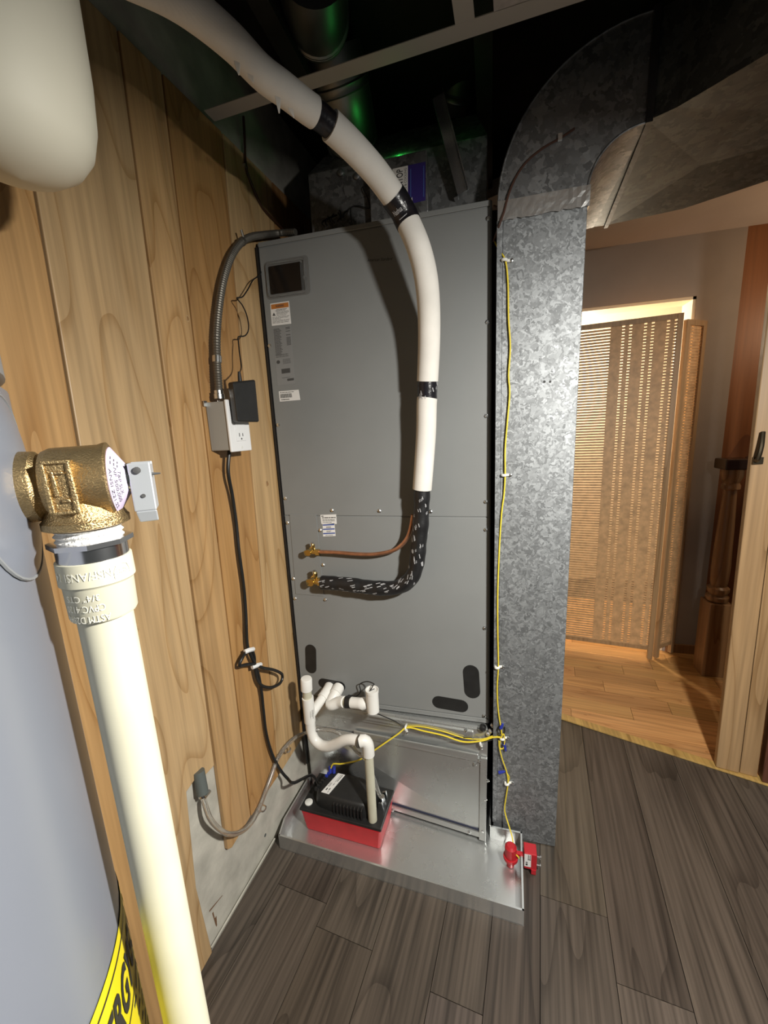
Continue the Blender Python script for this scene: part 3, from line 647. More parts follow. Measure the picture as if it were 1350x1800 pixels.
# float switch branch
fs = thing('drain_float_switch', fr(620, 1235, .08), 'white pipe elbow with black clamp and upright float switch cup beside the drain opening', 'float switch')
p0 = fr(596, 1207, .006); p1 = p0+V((-.004, -.05, -.012)); p2 = fr(593, 1233, .062); p3 = fr(606, 1234, .07); p4 = fr(618, 1235, .07)
obj('elbow', MB().tube(smooth_path([p0, p0+(p1-p0)*.5, p1+V((-.004, -.006, -.012)), p2+V((.006, 0, -.001)), p3], .006), .0165, 18), 'pvc', fs, smooth=True)
obj('elbow_hub', MB().tube([p0+V((0, -.004, -.0005)), p0+V((-.002, -.028, -.006))], .0182, 18), 'pvc', fs, smooth=True)
q5 = fr(640, 1237, .075)
obj('stub_pipe', MB().cyl(p3, q5, .0132, 18), 'pvc_cream', fs, smooth=True)
obj('clamp', MB().cyl(fr(608, 1234, .07), fr(616, 1234.5, .07), .0172, 18), 'black', fs, smooth=True, label='black clamp band')
cup = fr(656, 1250, .082); cz = fr(656, 1212, .082)
obj('reducer', MB().lathe([(0, .016), (.028, .016), (.040, .0185), (.052, .012)], fr(618, 1235, .071), q5-p4, 18), 'pvc', fs, smooth=True)
obj('cup', MB().lathe([(0, .0165), (.001, .018), ((cz-cup).z-.010, .018), ((cz-cup).z-.009, .0192), ((cz-cup).z, .0192), ((cz-cup).z, .0165), ((cz-cup).z-.004, .016)], cup, uz, 22), 'pvc', fs, smooth=True)
tp = V((cup.x, cup.y, cz.z))
sw = smooth_path([tp+V((-.004, -.002, -.002)), tp+V((.004, .003, .012)), fr(657, 1202, .05), fr(645, 1198, .03), fr(632, 1203, .02), fr(634, 1215, .02), fr(626, 1224, .03), fr(613, 1222, .05), fr(609, 1226, .06)], .006)
obj('switch_lead', MB().tube(sw, .0016, 6), 'cord', fs, smooth=True, label='thin black lead')
obj('slot', MB().prism([tp+V((-.008, -.004, -.0035)), tp+V((-.006, -.006, -.0035)), tp+V((.006, .008, -.0035)), tp+V((.004, .009, -.0035))], (0, 0, .0006)), 'ink', fs)
# ================================================================== REFRIGERANT LINES
sl = thing('suction_line', fr(735, 1000, .05), 'thick insulated refrigerant pipe in white and black foam hanging in front of the air handler', 'insulated pipe')
def FD(x, y, o): return fr(x, y, o)
black = [FD(566, 1024, .034), FD(600, 1026, .036), FD(640, 1031, .04), FD(675, 1034, .042), FD(703, 1031, .044), FD(722, 1017, .046), FD(731, 998, .048), FD(735, 970, .049), FD(739, 930, .05), FD(741, 895, .052), FD(742, 862, .054)]
whiteA = [FD(742, 860, .054), FD(745, 820, .057), FD(749, 760, .062), FD(750, 712, .066), FD(751, 700, .066)]
tapeA = [FD(751, 702, .066), FD(751.5, 668, .07)]
whiteB = [FD(751.5, 670, .07), FD(754, 610, .08), FD(754, 550, .095), FD(749, 490, .12), FD(736, 436, .15), FD(713, 383, .185), ]
wb2 = dp(716, 388, .85)
rest = [dp(716, 388, .85), dp(705, 366, .84), dp(690, 343, .825), dp(660, 302, .79), dp(620, 258, .75), dp(580, 220, .715), dp(560, 203, .70), dp(541, 190, .685), dp(500, 158, .655), dp(460, 128, .63), dp(410, 76, .593), dp(350, 25, .553), dp(290, -16, .515), dp(200, -60, .47)]
whiteB[-2] = fr(736, 436, .13); whiteB[-1] = wb2
foam = lambda a: .0205
def wob(amp, k, r): return lambda s: r*(1+amp*math.sin(s*k)+amp*.6*math.sin(s*k*2.3+1))
obj('black_foam', MB().tube(smooth_path(black, .006), .0205, 18, rad=wob(.035, 40, .0203)), 'rubber', sl, smooth=True, label='black printed foam section at the lower bend')
obj('white_foam', MB().tube(smooth_path(whiteA, .008), .0243, 22), 'foam_white', sl, smooth=True)
full = smooth_path(whiteB+rest[1:], .008)
def cut(path, a, b):
    ia = min(range(len(path)), key=lambda i: (path[i]-a).length); ib = min(range(len(path)), key=lambda i: (path[i]-b).length); return path[ia:ib+1]
obj('tape_band', MB().tube(smooth_path(tapeA, .006), .0232, 22, rad=wob(.02, 20, .0232)), 'tape', sl, smooth=True, label='black tape joint')
obj('white_foam', MB().tube(cut(full, whiteB[0], dp(718, 392, .852)), .0252, 22), 'foam_white', sl, smooth=True)
obj('tape_band', MB().tube(cut(full, dp(720, 397, .856), dp(690, 343, .825)), .0262, 22, rad=wob(.012, 9, .0264)), 'tape', sl, smooth=True, label='black tape joint with pale print')
obj('white_foam', MB().tube(cut(full, dp(694, 348, .828), dp(583, 222, .717)), .0250, 22), 'foam_white', sl, smooth=True)
obj('tape_band', MB().tube(cut(full, dp(592, 230, .725), dp(541, 190, .685)), .0228, 22, rad=wob(.03, 11, .0212)), 'tape', sl, smooth=True, label='black tape joint near the ceiling')
obj('white_foam', MB().tube(cut(full, dp(546, 194, .69), rest[-1]), .0232, 22), 'foam_white', sl, smooth=True)
# torn edge flaps of the foam
for x, y, d, s_, dx in ((416, 110, .590, .022, 3), (440, 133, .605, .012, 4), (488, 172, .635, .028, 2), (511, 192, .65, .015, 5)):
    a = dp(x, y, d); b = dp(x+dx, y+s_*1000*.9, d+.004)
    m = MB(); h = rt*.0022; m.add([a-h*2-up*-.004, a+h*2, b+h*.5, b-h*.3, a-h*2+fw*.003, a+h*2+fw*.003, b+h*.5+fw*.002, b-h*.3+fw*.002], [(0, 1, 2, 3), (7, 6, 5, 4), (0, 4, 5, 1), (1, 5, 6, 2), (2, 6, 7, 3), (3, 7, 4, 0)])
    obj('torn_flap', m, 'foam_white', sl)
# print on the tape
ctr = dp(706, 369, .841); tdx = (dp(716, 352, .775)-dp(700, 350, .775))
def tapeprint(c, ax, rr, txts, view):
    ax = ax.normalized(); vw = (view-ax*view.dot(ax)).normalized(); sd_ = ax.cross(vw)
    return lambda a, t_: c+ax*t_+(vw*math.cos(a)+sd_*math.sin(a))*rr
ax = (dp(690, 343, .825)-dp(720, 397, .856)).normalized(); g_ = tapeprint(ctr, ax, .0270, None, CP-ctr)
sgn = 1 if (g_(.2, 0)-g_(0, 0)).dot(rt) > 0 else -1
m = MB(); words('', 'Nashua 357', lambda u, v: g_(sgn*(-.7+1.25*u), -.001+.010*v), None, mb=m, bold=.01)
lines(lambda u, v: g_(sgn*(-.6+1.0*u), -.024+.018*v), [(.72, .8, .1, .8), (.45, .52, .1, .7), (.2, .26, .2, .8)], m, seed=9)
obj('tape_print', m, 'print_grey', sl)
# pale slanted print repeated along the black foam
def tube_marks(path, r, n, seed, view=CP):
    rnd = random.Random(seed); m = MB(); k = 0
    for k in range(n):
        i = int((k+.5)/n*(len(path)-4))+1; c = path[i]; ax = (path[i+1]-path[i-1]).normalized()
        vw = view-c; vw = (vw-ax*vw.dot(ax)).normalized(); sd_ = ax.cross(vw); a0 = rnd.uniform(-1.1, 1.1)
        fn = lambda u, v: c+ax*((u-.5)*.017+(v-.5)*.011)+(vw*math.cos(a0+(v-.5)*.85-(u-.5)*.25)+sd_*math.sin(a0+(v-.5)*.85-(u-.5)*.25))*(r+.0008)
        for j in range(rnd.choice((2, 3))):
            v = rnd.uniform(.0, .8); 
            if rnd.random() < .35: words('', 'AP', lambda p, q_: fn(.1+.4*p, v+.22*q_), None, mb=m)
            else: lines(fn, [(v, v+.10, rnd.uniform(0, .3), rnd.uniform(.6, 1))], m, seed=k*7+j)
    return m
obj('foam_print', tube_marks(smooth_path(black, .006), .0210, 46, 5), 'print_grey', sl, label='pale slanted print')['kind'] = 'stuff'
obj('tape_print', tube_marks(smooth_path(tapeA, .002), .0238, 5, 8), 'print_grey', sl)
# brass service valves and copper line
def valve(parent, at, s):
    c = fr(*at, .026); m = MB().lathe([(0, .011*s), (.004, .011*s), (.006, .008*s), (.022, .008*s), (.024, .010*s), (.034, .010*s)], V((c.x, -.004, c.z)), (0, -1, 0), 12)
    m.lathe([(0, .0075*s), (.030, .0075*s)], c+V((.026, 0, 0)), (-1, 0, 0), 12).lathe([(0, .0095*s), (.012, .0095*s), (.014, .006*s)], c+V((-.002, 0, -.001)), (-.9, -.35, -.25), 10)
    m.lathe([(0, .004*s), (.016*s, .004*s), (.017*s, .006*s), (.027*s, .006*s)], c+V((.012, 0, 0)), (.15, -.2, 1), 8)
    m.lathe([(0, .0105*s), (.012, .0105*s)], c+V((.020, 0, 0)), (1, 0, 0), 6); obj('service_valve', m, 'brass', parent, smooth=True, label='brass service valve')
    st_ = c+V((.0125, -.002, .026*s)); obj('valve_cap', MB().lathe([(0, .0055*s), (.006, .0055*s), (.007, .003)], st_, (.1, -.3, 1), 10), 'chrome', parent, smooth=True)
valve(sl, (548, 1022), 1.12)
ll = thing('liquid_line', fr(620, 972, .03), 'bare copper pipe from the upper brass valve bending up to the insulated pipe', 'copper pipe')
valve(ll, (544, 970), .9)
cop = [fr(560, 970, .026), fr(590, 971, .027), fr(630, 974, .028), fr(660, 974, .03), fr(690, 968, .032), fr(706, 958, .034), fr(716, 945, .036), fr(722, 928, .04), fr(726, 905, .045)]
obj('copper_tube', MB().tube(smooth_path(cop, .006), .0055, 12), 'copper', ll, smooth=True)
# ================================================================== RETURN AIR DUCT
XL, XR, YB, ZD = .0125, .1885, .41, 1.655
rd = thing('return_air_duct', (.1, .18, .002), 'spangled galvanized return duct rising beside the grey air handler and bending overhead', 'duct')
obj('drop', MB().hexa([V((XL, YD, .002)), V((XR-.004, YD, .002)), V((XR-.004, YB, .002)), V((XL, YB, .002))], [V((XL, YD, ZD)), V((XR+.003, YD, ZD)), V((XR+.003, YB, ZD)), V((XL, YB, ZD))]), 'galv_duct', rd, bevel=.0015)
obj('lock_seam', MB().box((XL-.002, YD-.003, .05), (XL+.008, YD+.02, ZD-.02)).box((XL+.011, YD-.0016, .05), (XL+.0125, YD+.01, ZD-.02)), 'galv_duct', rd)
cxx, czz, ri, ro = .292, 1.660, .103, .279
def arc(r, y, a0=180, a1=90, n=16): return [V((cxx+r*math.cos(math.radians(a0+(a1-a0)*k/n)), y, czz+r*math.sin(math.radians(a0+(a1-a0)*k/n)))) for k in range(n+1)]
m = MB(); oF, iF, oB, iB = arc(ro, YD), arc(ri, YD), arc(ro, YB), arc(ri, YB); n = len(oF); m.v = oF+iF+oB+iB
for k in range(n-1): m.f += [(k, k+1, n+k+1, n+k), (2*n+k, 3*n+k, 3*n+k+1, 2*n+k+1), (k, 2*n+k, 2*n+k+1, k+1), (n+k, n+k+1, 3*n+k+1, 3*n+k)]
obj('elbow', m, 'galv_old', rd, smooth=True, label='dull curved elbow')
m = MB().tube(arc(ri-.001, YD-.001), .0022, 6).tube(arc(ro+.001, YD-.001), .0022, 6); obj('elbow_seam', m, 'galv_old', rd, smooth=True)
zb, ztp = czz+ri+.002, czz+ro
# transition: flares towards the room
fE = [V((.292, YD, 0)), V((.335, -.055, 0)), V((.43, -.145, 0)), V((.62, -.36, 0))]
rE = [V((.292, YB, 0)), V((.335, .418, 0)), V((.515, .385, 0)), V((.668, .30, 0)), V((1.05, .05, 0))]
rE[0].z = 0
bz = lambda p, d=0: V((p.x, p.y, zb+d)); tz = lambda p: V((p.x, p.y, ztp))
mid = fl(1231, 304, zb)
m = MB(); rE[1] = V((.328, YB+.004, 0))
B = [bz(fE[0]), bz(fE[1], .002), bz(fE[2], .0), bz(fE[3]), bz(rE[4]), bz(rE[3]), bz(rE[2]), bz(rE[1]), V((mid.x, mid.y, zb+.016)), bz(V((.5, .03, 0)), .014)]
T = [tz(p) for p in fE]+[tz(p) for p in (rE[4], rE[3], rE[2], rE[1])]
m.v = B+T; o_ = len(B)
m.f = [(0, 1, 9), (1, 2, 9), (2, 3, 9), (3, 4, 9), (4, 8, 9), (0, 9, 8), (0, 8, 7), (7, 8, 6), (6, 8, 5), (5, 8, 4)]
ringi = list(range(8))
for k in range(8): m.f.append((ringi[k], o_+k, o_+(k+1) % 8, ringi[(k+1) % 8]))
m.f.append(tuple(o_+k for k in range(8)))
m.add([bz(fE[0]), V((.292, YB, zb)), bz(rE[1])], [(0, 1, 2)])
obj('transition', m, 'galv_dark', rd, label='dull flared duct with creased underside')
obj('collar_cleat', MB().hexa([V((.288, YD-.008, zb-.007)), V((.299, YD-.008, zb-.007)), V((.333, YB+.006, zb-.007)), V((.322, YB+.006, zb-.007))], [V((.288, YD-.008, zb+.001)), V((.299, YD-.008, zb+.001)), V((.333, YB+.006, zb+.001)), V((.322, YB+.006, zb+.001))]).box((.288, YD-.008, zb), (.300, YD, ztp+.005)), 'rubber', rd, label='dark joint strip')
# foil tape at the joint
q = [du(879, 389, .002), du(1037, 366, .002), du(1039, 340, .002), du(879, 362, .002)]
rb = random.Random(12); m = MB(); nx, nz_ = 22, 4
x0, x1 = XL-.001, XR+.006; z0, z1 = ZD-.022, ZD+.016
for j in range(nz_+1):
    for i in range(nx+1):
        e = rb.uniform(-.0018, .0018) if j in (0,) else 0
        m.v.append(V((x0+(x1-x0)*i/nx, YD-.0048-rb.uniform(0, .0005)-(.002 if i > nx-5 else 0)*rb.random(), z0+(z1-z0)*j/nz_+e)))
for j in range(nz_):
    for i in range(nx): a = j*(nx+1)+i; m.f.append((a, a+1, a+nx+2, a+nx+1))
tp_ = obj('foil_tape', m, 'foil', rd, smooth=False, label='wrinkled foil tape band')
obj('foil_tape', MB().box((XR+.003, YD-.002, z0), (XR+.006, YB*.6, z1)), 'foil', rd)
for x, y, r_ in ((957, 671, .003), (967, 671, .0028)):
    p = du(x, y); obj('screw_hole', MB().lathe([(0, r_), (.0006, r_)], p+V((0, .0002, 0)), (0, -1, 0), 10), 'ink', rd)
p = du(984, 243, .001); obj('wire_staple', MB().box(p-V((.004, .006, .006)), p+V((.004, 0, .006))), 'foil', rd)
# ================================================================== PLENUM, ROUND DUCTS, UV BOX
pl_ = thing('supply_plenum', (-.27, .28, UZ1), 'dark dull galvanized plenum box on top of the air handler', 'plenum')
PX0, PX1, PY = fr(548, 400, -.06).x, -.012, .06
obj('plenum_box', MB().hexa([V((PX0, PY, UZ1)), V((PX1, PY, UZ1)), V((PX1, .5, UZ1)), V((PX0, .5, UZ1))], [V((PX0, PY, 1.86)), V((PX1, PY, 1.86)), V((PX1, .5, 1.86)), V((PX0, .5, 1.86))]), 'galv_old', pl_, bevel=.002)
obj('plenum_top', MB().hexa([V((PX0, PY+.0, 1.86)), V((PX1, PY+.0, 1.86)), V((PX1, .5, 1.86)), V((PX0, .5, 1.86))], [V((PX0+.03, PY+.12, 1.98)), V((PX1-.03, PY+.12, 1.98)), V((PX1-.03, .5, 1.98)), V((PX0+.03, .5, 1.98))]), 'galv_old', pl_)
for x, y in ((600, 305), (628, 311)): p = fr(x, y, -PY); obj('duct_button', MB().lathe([(0, .008), (.006, .008), (.008, .005)], V((p.x, PY, p.z)), (0, -1, 0), 12), 'galv_old', pl_, smooth=True)
pb = [fr(x, y, -PY+.028) for x, y in ((645, 288), (750, 263), (750, 354), (668, 372))]
uvb = thing('air_purifier', V((pb[0].x+.05, PY, pb[2].z)), 'dark air purifier box with indigo and white label on the plenum front', 'air purifier')
ux0, ux1, uz0, uz1 = fr(672, 380, -PY+.028).x-.03, fr(751, 300, -PY+.028).x, fr(751, 372, -PY+.028).z, fr(751, 262, -PY+.028).z
obj('housing', MB().box((ux0, PY-.028, uz0), (ux1, PY-.0005, uz1)), 'galv_old', uvb, bevel=.002)
lq = [fr(x, y, -PY+.0285) for x, y in ((690, 297), (748, 284), (748, 352), (690, 366))]
lz = lambda p: V((p.x, PY-.0281, p.z)); lq = [lz(p) for p in lq]
lab = obj('label', MB().prism(lq, (0, -.0004, 0)), 'blue_label', uvb, label='indigo label'); f = lift(bil([p+V((0, -.0004, 0)) for p in lq]), V((0, -1, 0)), .0002)
obj('label_panel', MB().add([f(0, 0), f(.47, 0), f(.47, 1), f(0, 1)], [(0, 1, 2, 3)]), 'label', lab, label='white strip')
fr2 = lift(f, V((0, -1, 0)), .0002); vert = lambda u, v: fr2(.06+(1-v)*.38, u)
words('label_word', 'GREENTOP', lambda u, v: fr2(.12+(1-v)*.20, .12+.83*u), lab, 'ink', .012)
words('label_line', 'HEATING & COOLING', lambda u, v: fr2(.36+(1-v)*.07, .12+.83*u), lab, 'ink')
m = MB()
for v in (.54, .93): m.add([fr2(v, .1), fr2(v+.03, .1), fr2(v+.03, .9), fr2(v, .9)], [(0, 1, 2, 3)])
obj('label_stripe', m, 'blue', lab)
obj('label_arrow', MB().add([fr2(.50, .02), fr2(.62, .02), fr2(.60, .17)], [(0, 1, 2)]), 'label', lab)
gp = V((fr(700, 265, -PY).x, PY-.009, uz1))
obj('status_light', MB().lathe([(0, .004), (.004, .004), (.006, .002)], gp, (0, 0, 1), 10), 'led', uvb, smooth=True, label='glowing green status light')
gl = lamp('green_glow', 'POINT', gp+V((0, 0, .013)), .035, (.05, 1, .12), .006)
glow_fill = lamp('green_glow', 'POINT', V((PX1-.05, PY-.03, 1.93)), .005, (.05, 1, .12), .006)  # added faint green fill, no status light sits here
# round branch ducts
def rduct(name, lab, P, r, rings):
    t_ = thing(name, P[0], lab, 'round duct', 'round branch ducts overhead'); path = smooth_path(P, .012)
    obj('pipe', MB().tube(path, r, 28), 'dark_metal', t_, smooth=True)
    for f_ in rings:
        i = int(f_*(len(path)-2)); d = (path[i+1]-path[i]).normalized(); obj('bead', MB().lathe([(-.010, r), (-.007, r+.0035), (0, r+.001), (.007, r+.0035), (.010, r)], path[i], d, 28, False), 'dark_metal', t_, smooth=True)
    return t_
rduct('round_duct', 'dark round metal duct climbing from the plenum behind the upper white insulated pipe', [dp(628, 318, 1.18), dp(622, 268, 1.12), dp(612, 205, 1.03), dp(600, 150, .97), dp(585, 90, .93)], .066, (.25, .42, .85))
rduct('round_duct', 'round metal duct end above the ceiling grid at the top edge of the picture', [dp(556, 30, .86), dp(553, 0, .80), dp(548, -60, .74)], .066, (.12, .2))
rduct('round_duct', 'nearly hidden round duct with a green glint right of the plenum top', [dp(800, 190, 1.2), dp(815, 120, 1.12), dp(850, 60, 1.05), dp(900, 20, 1.0)], .055, (.2,))
# hanger strip
sa, sb = fr(770, 168, .0), fr(814, 338, -.02); d = (sb-sa).normalized(); n_ = V((d.z, 0, -d.x)).normalized(); bk_ = V((0, 1, 0))
if n_.x < 0: n_ = -n_
m = MB()
for o0, o1, q0, q1 in ((-.013, -.0115, 0, .022), (-.0115, .011, 0, .0015), (.011, .0125, -.016, .0015)):
    m.hexa([sa+n_*o0+bk_*q0, sa+n_*o1+bk_*q0, sa+n_*o1+bk_*q1, sa+n_*o0+bk_*q1], [sb+n_*o0+bk_*q0, sb+n_*o1+bk_*q0, sb+n_*o1+bk_*q1, sb+n_*o0+bk_*q1])
hs = tag(obj('hanger_strip', m, 'steel'), 'bent galvanized metal strip hanging down in front of the plenum', 'metal strip')
# ================================================================== CONTROL WIRES
def clip_on(at, surf, nrm, lab, side=1, sc=1, hor=True):
    p = surf(*at, .003); t_ = thing('cable_clip', p, lab, 'cable clip', 'cable clips holding the yellow wires')
    dx = (surf(at[0]+10, at[1])-surf(at[0], at[1])).normalized(); dz = nrm.cross(dx).normalized()
    a_, b_ = (dx, dz) if hor else (-dz, dx)
    m = MB().tube(smooth_path([p-a_*.006+nrm*-.002, p-a_*.005+nrm*.006, p+a_*.002+nrm*.006, p+a_*.004+nrm*0, p+a_*.016+nrm*0], .002), .0028, 8, rad=lambda s: .0034)
    obj('strap', m, 'clip', t_, smooth=True)
    obj('screw', MB().lathe([(0, .004), (.003, .0038), (.004, .002)], p+a_*.014, nrm, 8), 'zinc', t_, smooth=True)
    return t_
NY = V((0, -1, 0))
yw = thing('control_wire', du(885, 830), 'thin yellow control wire running down the left edge of the galvanized duct', 'wire')
ywp = [fr(868, 423, -.02), fr(876, 436, .02), du(886, 452, .004), du(890, 465, .004), du(893, 500, .005), du(894, 560, .006), du(897, 610, .006), du(894, 660, .006), du(896, 690, .006), du(892, 740, .006), du(888, 790, .006), du(888, 833, .006), du(886, 870, .005), du(882, 900, .005), du(878, 960, .005), du(875, 1040, .006), du(875, 1110, .006), du(876, 1170, .005), du(874, 1210, .005), du(876, 1250, .005), du(882, 1290, .006), du(880, 1300, .008), du(878, 1314, .008), du(884, 1338, .008), du(890, 1355, .006), du(893, 1375, .006), du(889, 1405, .008), du(887, 1425, .012), du(894, 1450, .03), du(900, 1470, .05), du(903, 1490, .065)]
obj('wire', MB().tube(smooth_path(ywp, .012), .0018, 8), 'wire_yellow', yw, smooth=True)
obj('tail_loop', MB().tube(smooth_path([du(880, 1300, .006), du(885, 1290, .008), du(887, 1303, .008), du(884, 1316, .008), du(878, 1314, .008), du(877, 1302, .006)], .004), .0017, 6), 'wire_yellow', yw, smooth=True)
obj('tail_loop', MB().tube(smooth_path([du(890, 1358, .006), du(895, 1366, .006), du(893, 1376, .006)], .004), .0016, 6), 'wire_yellow', yw, smooth=True)
for x, y, dx, dy in ((880, 1280, 4, -8), (886, 1308, 3, 12), (877, 1358, 11, -2)):
    a_, b_ = du(x, y, .006), du(x+dx, y+dy, .007); obj('wire_nut', MB().lathe([(0, .0048), ((b_-a_).length*.6, .004), ((b_-a_).length, .0022)], a_, b_-a_, 10), 'nut_blue', yw, smooth=True, label='blue wire nut')
obj('black_loop', MB().tube(smooth_path([du(878, 1276, .004), du(874, 1283, .006), du(879, 1292, .007), du(887, 1288, .006), du(887, 1278, .004)], .003), .0013, 6), 'cord', yw, smooth=True)
for at, lab in (((888, 458), 'translucent cable clip, topmost on the duct'), ((887, 835), 'translucent cable clip on the duct at the level of the white foam end'), ((875, 1172), 'translucent cable clip on the duct level with the right black knockouts'), ((884, 1297), 'translucent cable clip on the duct beside the blue wire nuts'), ((892, 1376), 'translucent cable clip, lowest on the duct')): clip_on(at, du, NY, lab)
y2 = thing('float_wire', st(780, 1290), 'twisted yellow and black wires strung across the stand front from the pump', 'wire')
bc = blue_c+V((.004, 0, .012))
def ypath(dy, o): return [du(880, 1296, .006), st(866, 1296+dy*.3, o), st(848, 1302+dy*.4, o), st(815, 1304+dy, o), st(780, 1293+dy, o), st(745, 1285+dy, o), st(716, 1279+dy*.4, o)]
obj('wire', MB().tube(smooth_path(ypath(0, .018)+[st(700, 1290, .03), st(668, 1312, .045), st(640, 1331, .05), st(625, 1338, .05), st(598, 1343, .05), bc+V((.010, 0, .018)), bc], .01), .0023, 8), 'wire_yellow', y2, smooth=True)
obj('wire', MB().tube(smooth_path(ypath(-7, .014), .01), .0016, 8), 'wire_yellow', y2, smooth=True)
obj('black_lead', MB().tube(smooth_path([du(880, 1298, .006), st(866, 1300, .012), st(845, 1304, .012), st(828, 1296, .014), st(812, 1297, .014), st(785, 1296, .012), st(750, 1286, .012), st(716, 1279, .014), st(695, 1268, .018), fr(662, 1254, .06)], .01), .0015, 6), 'cord', y2, smooth=True)
clip_on((714, 1280), lambda x, y, o=0: st(x, y, o+.010), SN, 'translucent cable clip on the stand left of the yellow wires', hor=False)
clip_on((845, 1306), lambda x, y, o=0: st(x, y, o+.006), SN, 'translucent cable clip on the stand at the right end of the yellow wires', hor=False)
bw = thing('thermostat_cable', du(905, 300), 'thin brown cable looping over the duct elbow beside the air handler top', 'cable')
obj('cable', MB().tube(smooth_path([du(1010, 226, .003), du(985, 243, .003), du(955, 260, .003), du(925, 285, .003), du(905, 315, .004), du(893, 345, .006), du(886, 372, .008), du(878, 395, .008), fr(869, 420, .004)], .01), .0024, 7), 'wire_brown', bw, smooth=True)
obj('cable', MB().tube(smooth_path([fr(868, 362, .004), fr(876, 366, .012), fr(881, 380, .014), fr(879, 398, .012), fr(872, 412, .008), fr(867, 425, .002)], .006), .0022, 7), 'wire_brown', bw, smooth=True)
b2 = tag(obj('wall_cable', MB().tube(smooth_path([wl(428, 205, .004), wl(430, 245, .004), wl(432, 290, .004), wl(441, 320, .004), wl(456, 355, .004), wl(470, 375, .005), wl(497, 402, .006)], .01), .0032, 8), 'wire_brown', smooth=True), 'brown cable stapled to the timber wall above the armoured conduit', 'cable')
p = wl(431, 292, .003); obj('staple', MB().box(p-V((.004, .006, .003)), p+V((.004, .006, .003))), 'foil', b2)
m = MB(); rb = random.Random(3)
for k in range(9): m.tube(smooth_path([fr(572+4*k, 400-2*k, -.01), fr(570+4*k+rb.uniform(-8, 8), 392-2*k, -.03), fr(575+4*k+rb.uniform(-8, 8), 384-2*k, -.045)], .006), .002, 5)
o = tag(obj('wire_tangle', m, 'cord'), 'small tangle of black wires on top of the air handler', 'wires')
tag(obj('thin_lead', MB().tube(smooth_path([fr(618, 390, -.02), fr(617, 365, -.05), fr(632, 362, -.052), fr(650, 366, -.052), fr(644, 342, -.05), fr(638, 330, -.052), fr(655, 318, -.05)], .008), .0014, 6), 'cord', smooth=True), 'thin black lead zigzagging up the plenum front', 'wire')
# ================================================================== RED FLOAT SENSOR ON THE PAN LIP
rs = thing('pan_float_switch', V((.09, -.11, .03)), 'red water sensor clipped on the right lip of the drain pan', 'float switch')
q = lambda x, y, yy=-.11: fr(x, y, -yy)
lipx = .0895
bx0 = V((lipx+.003, -.125, .030)); 
obj('bracket', MB().box((lipx+.0035, -.128, .016), (lipx+.036, -.095, .066)), 'red_plastic', rs, bevel=.002)
obj('bracket_arm', MB().box((lipx-.020, -.122, .044), (lipx+.006, -.112, .052)), 'red_plastic', rs, bevel=.001)
obj('bracket_hook', MB().box((lipx+.022, -.130, .004), (lipx+.034, -.110, .018)), 'red_plastic', rs)
hd = V((.0585, -.118, .006)); obj('float_head', MB().lathe([(0, .010), (.022, .012), (.0225, .0195), (.030, .0195), (.0305, .016), (.060, .0155), (.066, .010)], hd, (0, 0, 1), 16), 'red_plastic', rs, smooth=True)
f = bil([V((lipx+.004, -.1282, .065)), V((lipx+.021, -.1282, .065)), V((lipx+.021, -.1282, .024)), V((lipx+.004, -.1282, .024))])
lb = obj('label', MB().add([f(0, 0), f(1, 0), f(1, 1), f(0, 1)], [(0, 1, 2, 3)]), 'label', rs, label='white sticker')
obj('sticker_print', lines(lift(f, V((0, -1, 0)), .0002), [(.55, .6, .5, .95), (.6, .95, .55, .65), (.6, .95, .8, .9), (.3, .38, .2, .5), (.1, .25, .2, .5)], seed=3), 'ink', lb)
for z in (.026, .054): obj('thumb_screw', MB().lathe([(0, .002), (.008, .002), (.0085, .0045), (.011, .0045)], (lipx+.036, -.120, z), (1, 0, 0), 8), 'zinc', rs, smooth=True)
obj('lead', MB().tube(smooth_path([ywp[-1], hd+V((.002, 0, .065))], .006), .0016, 6), 'wire_yellow', rs, smooth=True)
obj('lead', MB().tube(smooth_path([hd+V((.012, -.004, .044)), hd+V((.019, -.008, .042)), hd+V((.022, -.006, .034))], .004), .0016, 6), 'wire_yellow', rs, smooth=True)
# ================================================================== OUTLET BOX, ADAPTER, CONDUIT, CORDS
bT, bB = wl(386, 702, .0), wl(400, 795, .0)
def wf(y, z, o): return W(y, z, o)
by1 = wl(398, 702, .058).y; bz1 = wl(398, 702, .058).z; bz0 = wl(406, 795, .058).z; by2 = by1+.072
jb = thing('outlet_box', W((by1+by2)/2, bz0, 0), 'grey metal outlet box with white cover plate on the timber wall', 'outlet box')
cy = lambda y0, z0, y1, z1, o: [W(y0, z0, o), W(y1, z0, o), W(y1, z1, o), W(y0, z1, o)]
obj('box', MB().prism(cy(by1+.002, bz0+.004, by2-.002, bz1-.003, .001), WN*.052), 'greybox', jb, bevel=.002)
cp = obj('cover_plate', MB().prism(cy(by1-.001, bz0, by2+.001, bz1, .0535), WN*.006), 'white', jb, bevel=.002, label='white cover plate')
zc_ = (bz0+bz1)/2; yc_ = (by1+by2)/2
obj('receptacle', MB().prism(cy(yc_-.0165, zc_-.034, yc_+.0165, zc_+.034, .0597), WN*.0016), 'white', cp, bevel=.001)
m = MB()
for y0, z0, a_, b_ in ((-.0065, -.020, .0012, .008), (.0055, -.020, .0012, .007)): m.prism(cy(yc_+y0-a_, zc_+z0-b_/2, yc_+y0+a_, zc_+z0+b_/2, .0614), WN*.0002)
m.lathe([(0, .0022), (.0003, .0022)], W(yc_, zc_-.029, .0613), WN, 10); obj('slot', m, 'ink_grey', cp)
for z in (zc_-.0485, zc_+.0485): obj('plate_screw', MB().lathe([(0, .003), (.001, .0026)], W(yc_, z, .0596), WN, 10), 'clip', cp)
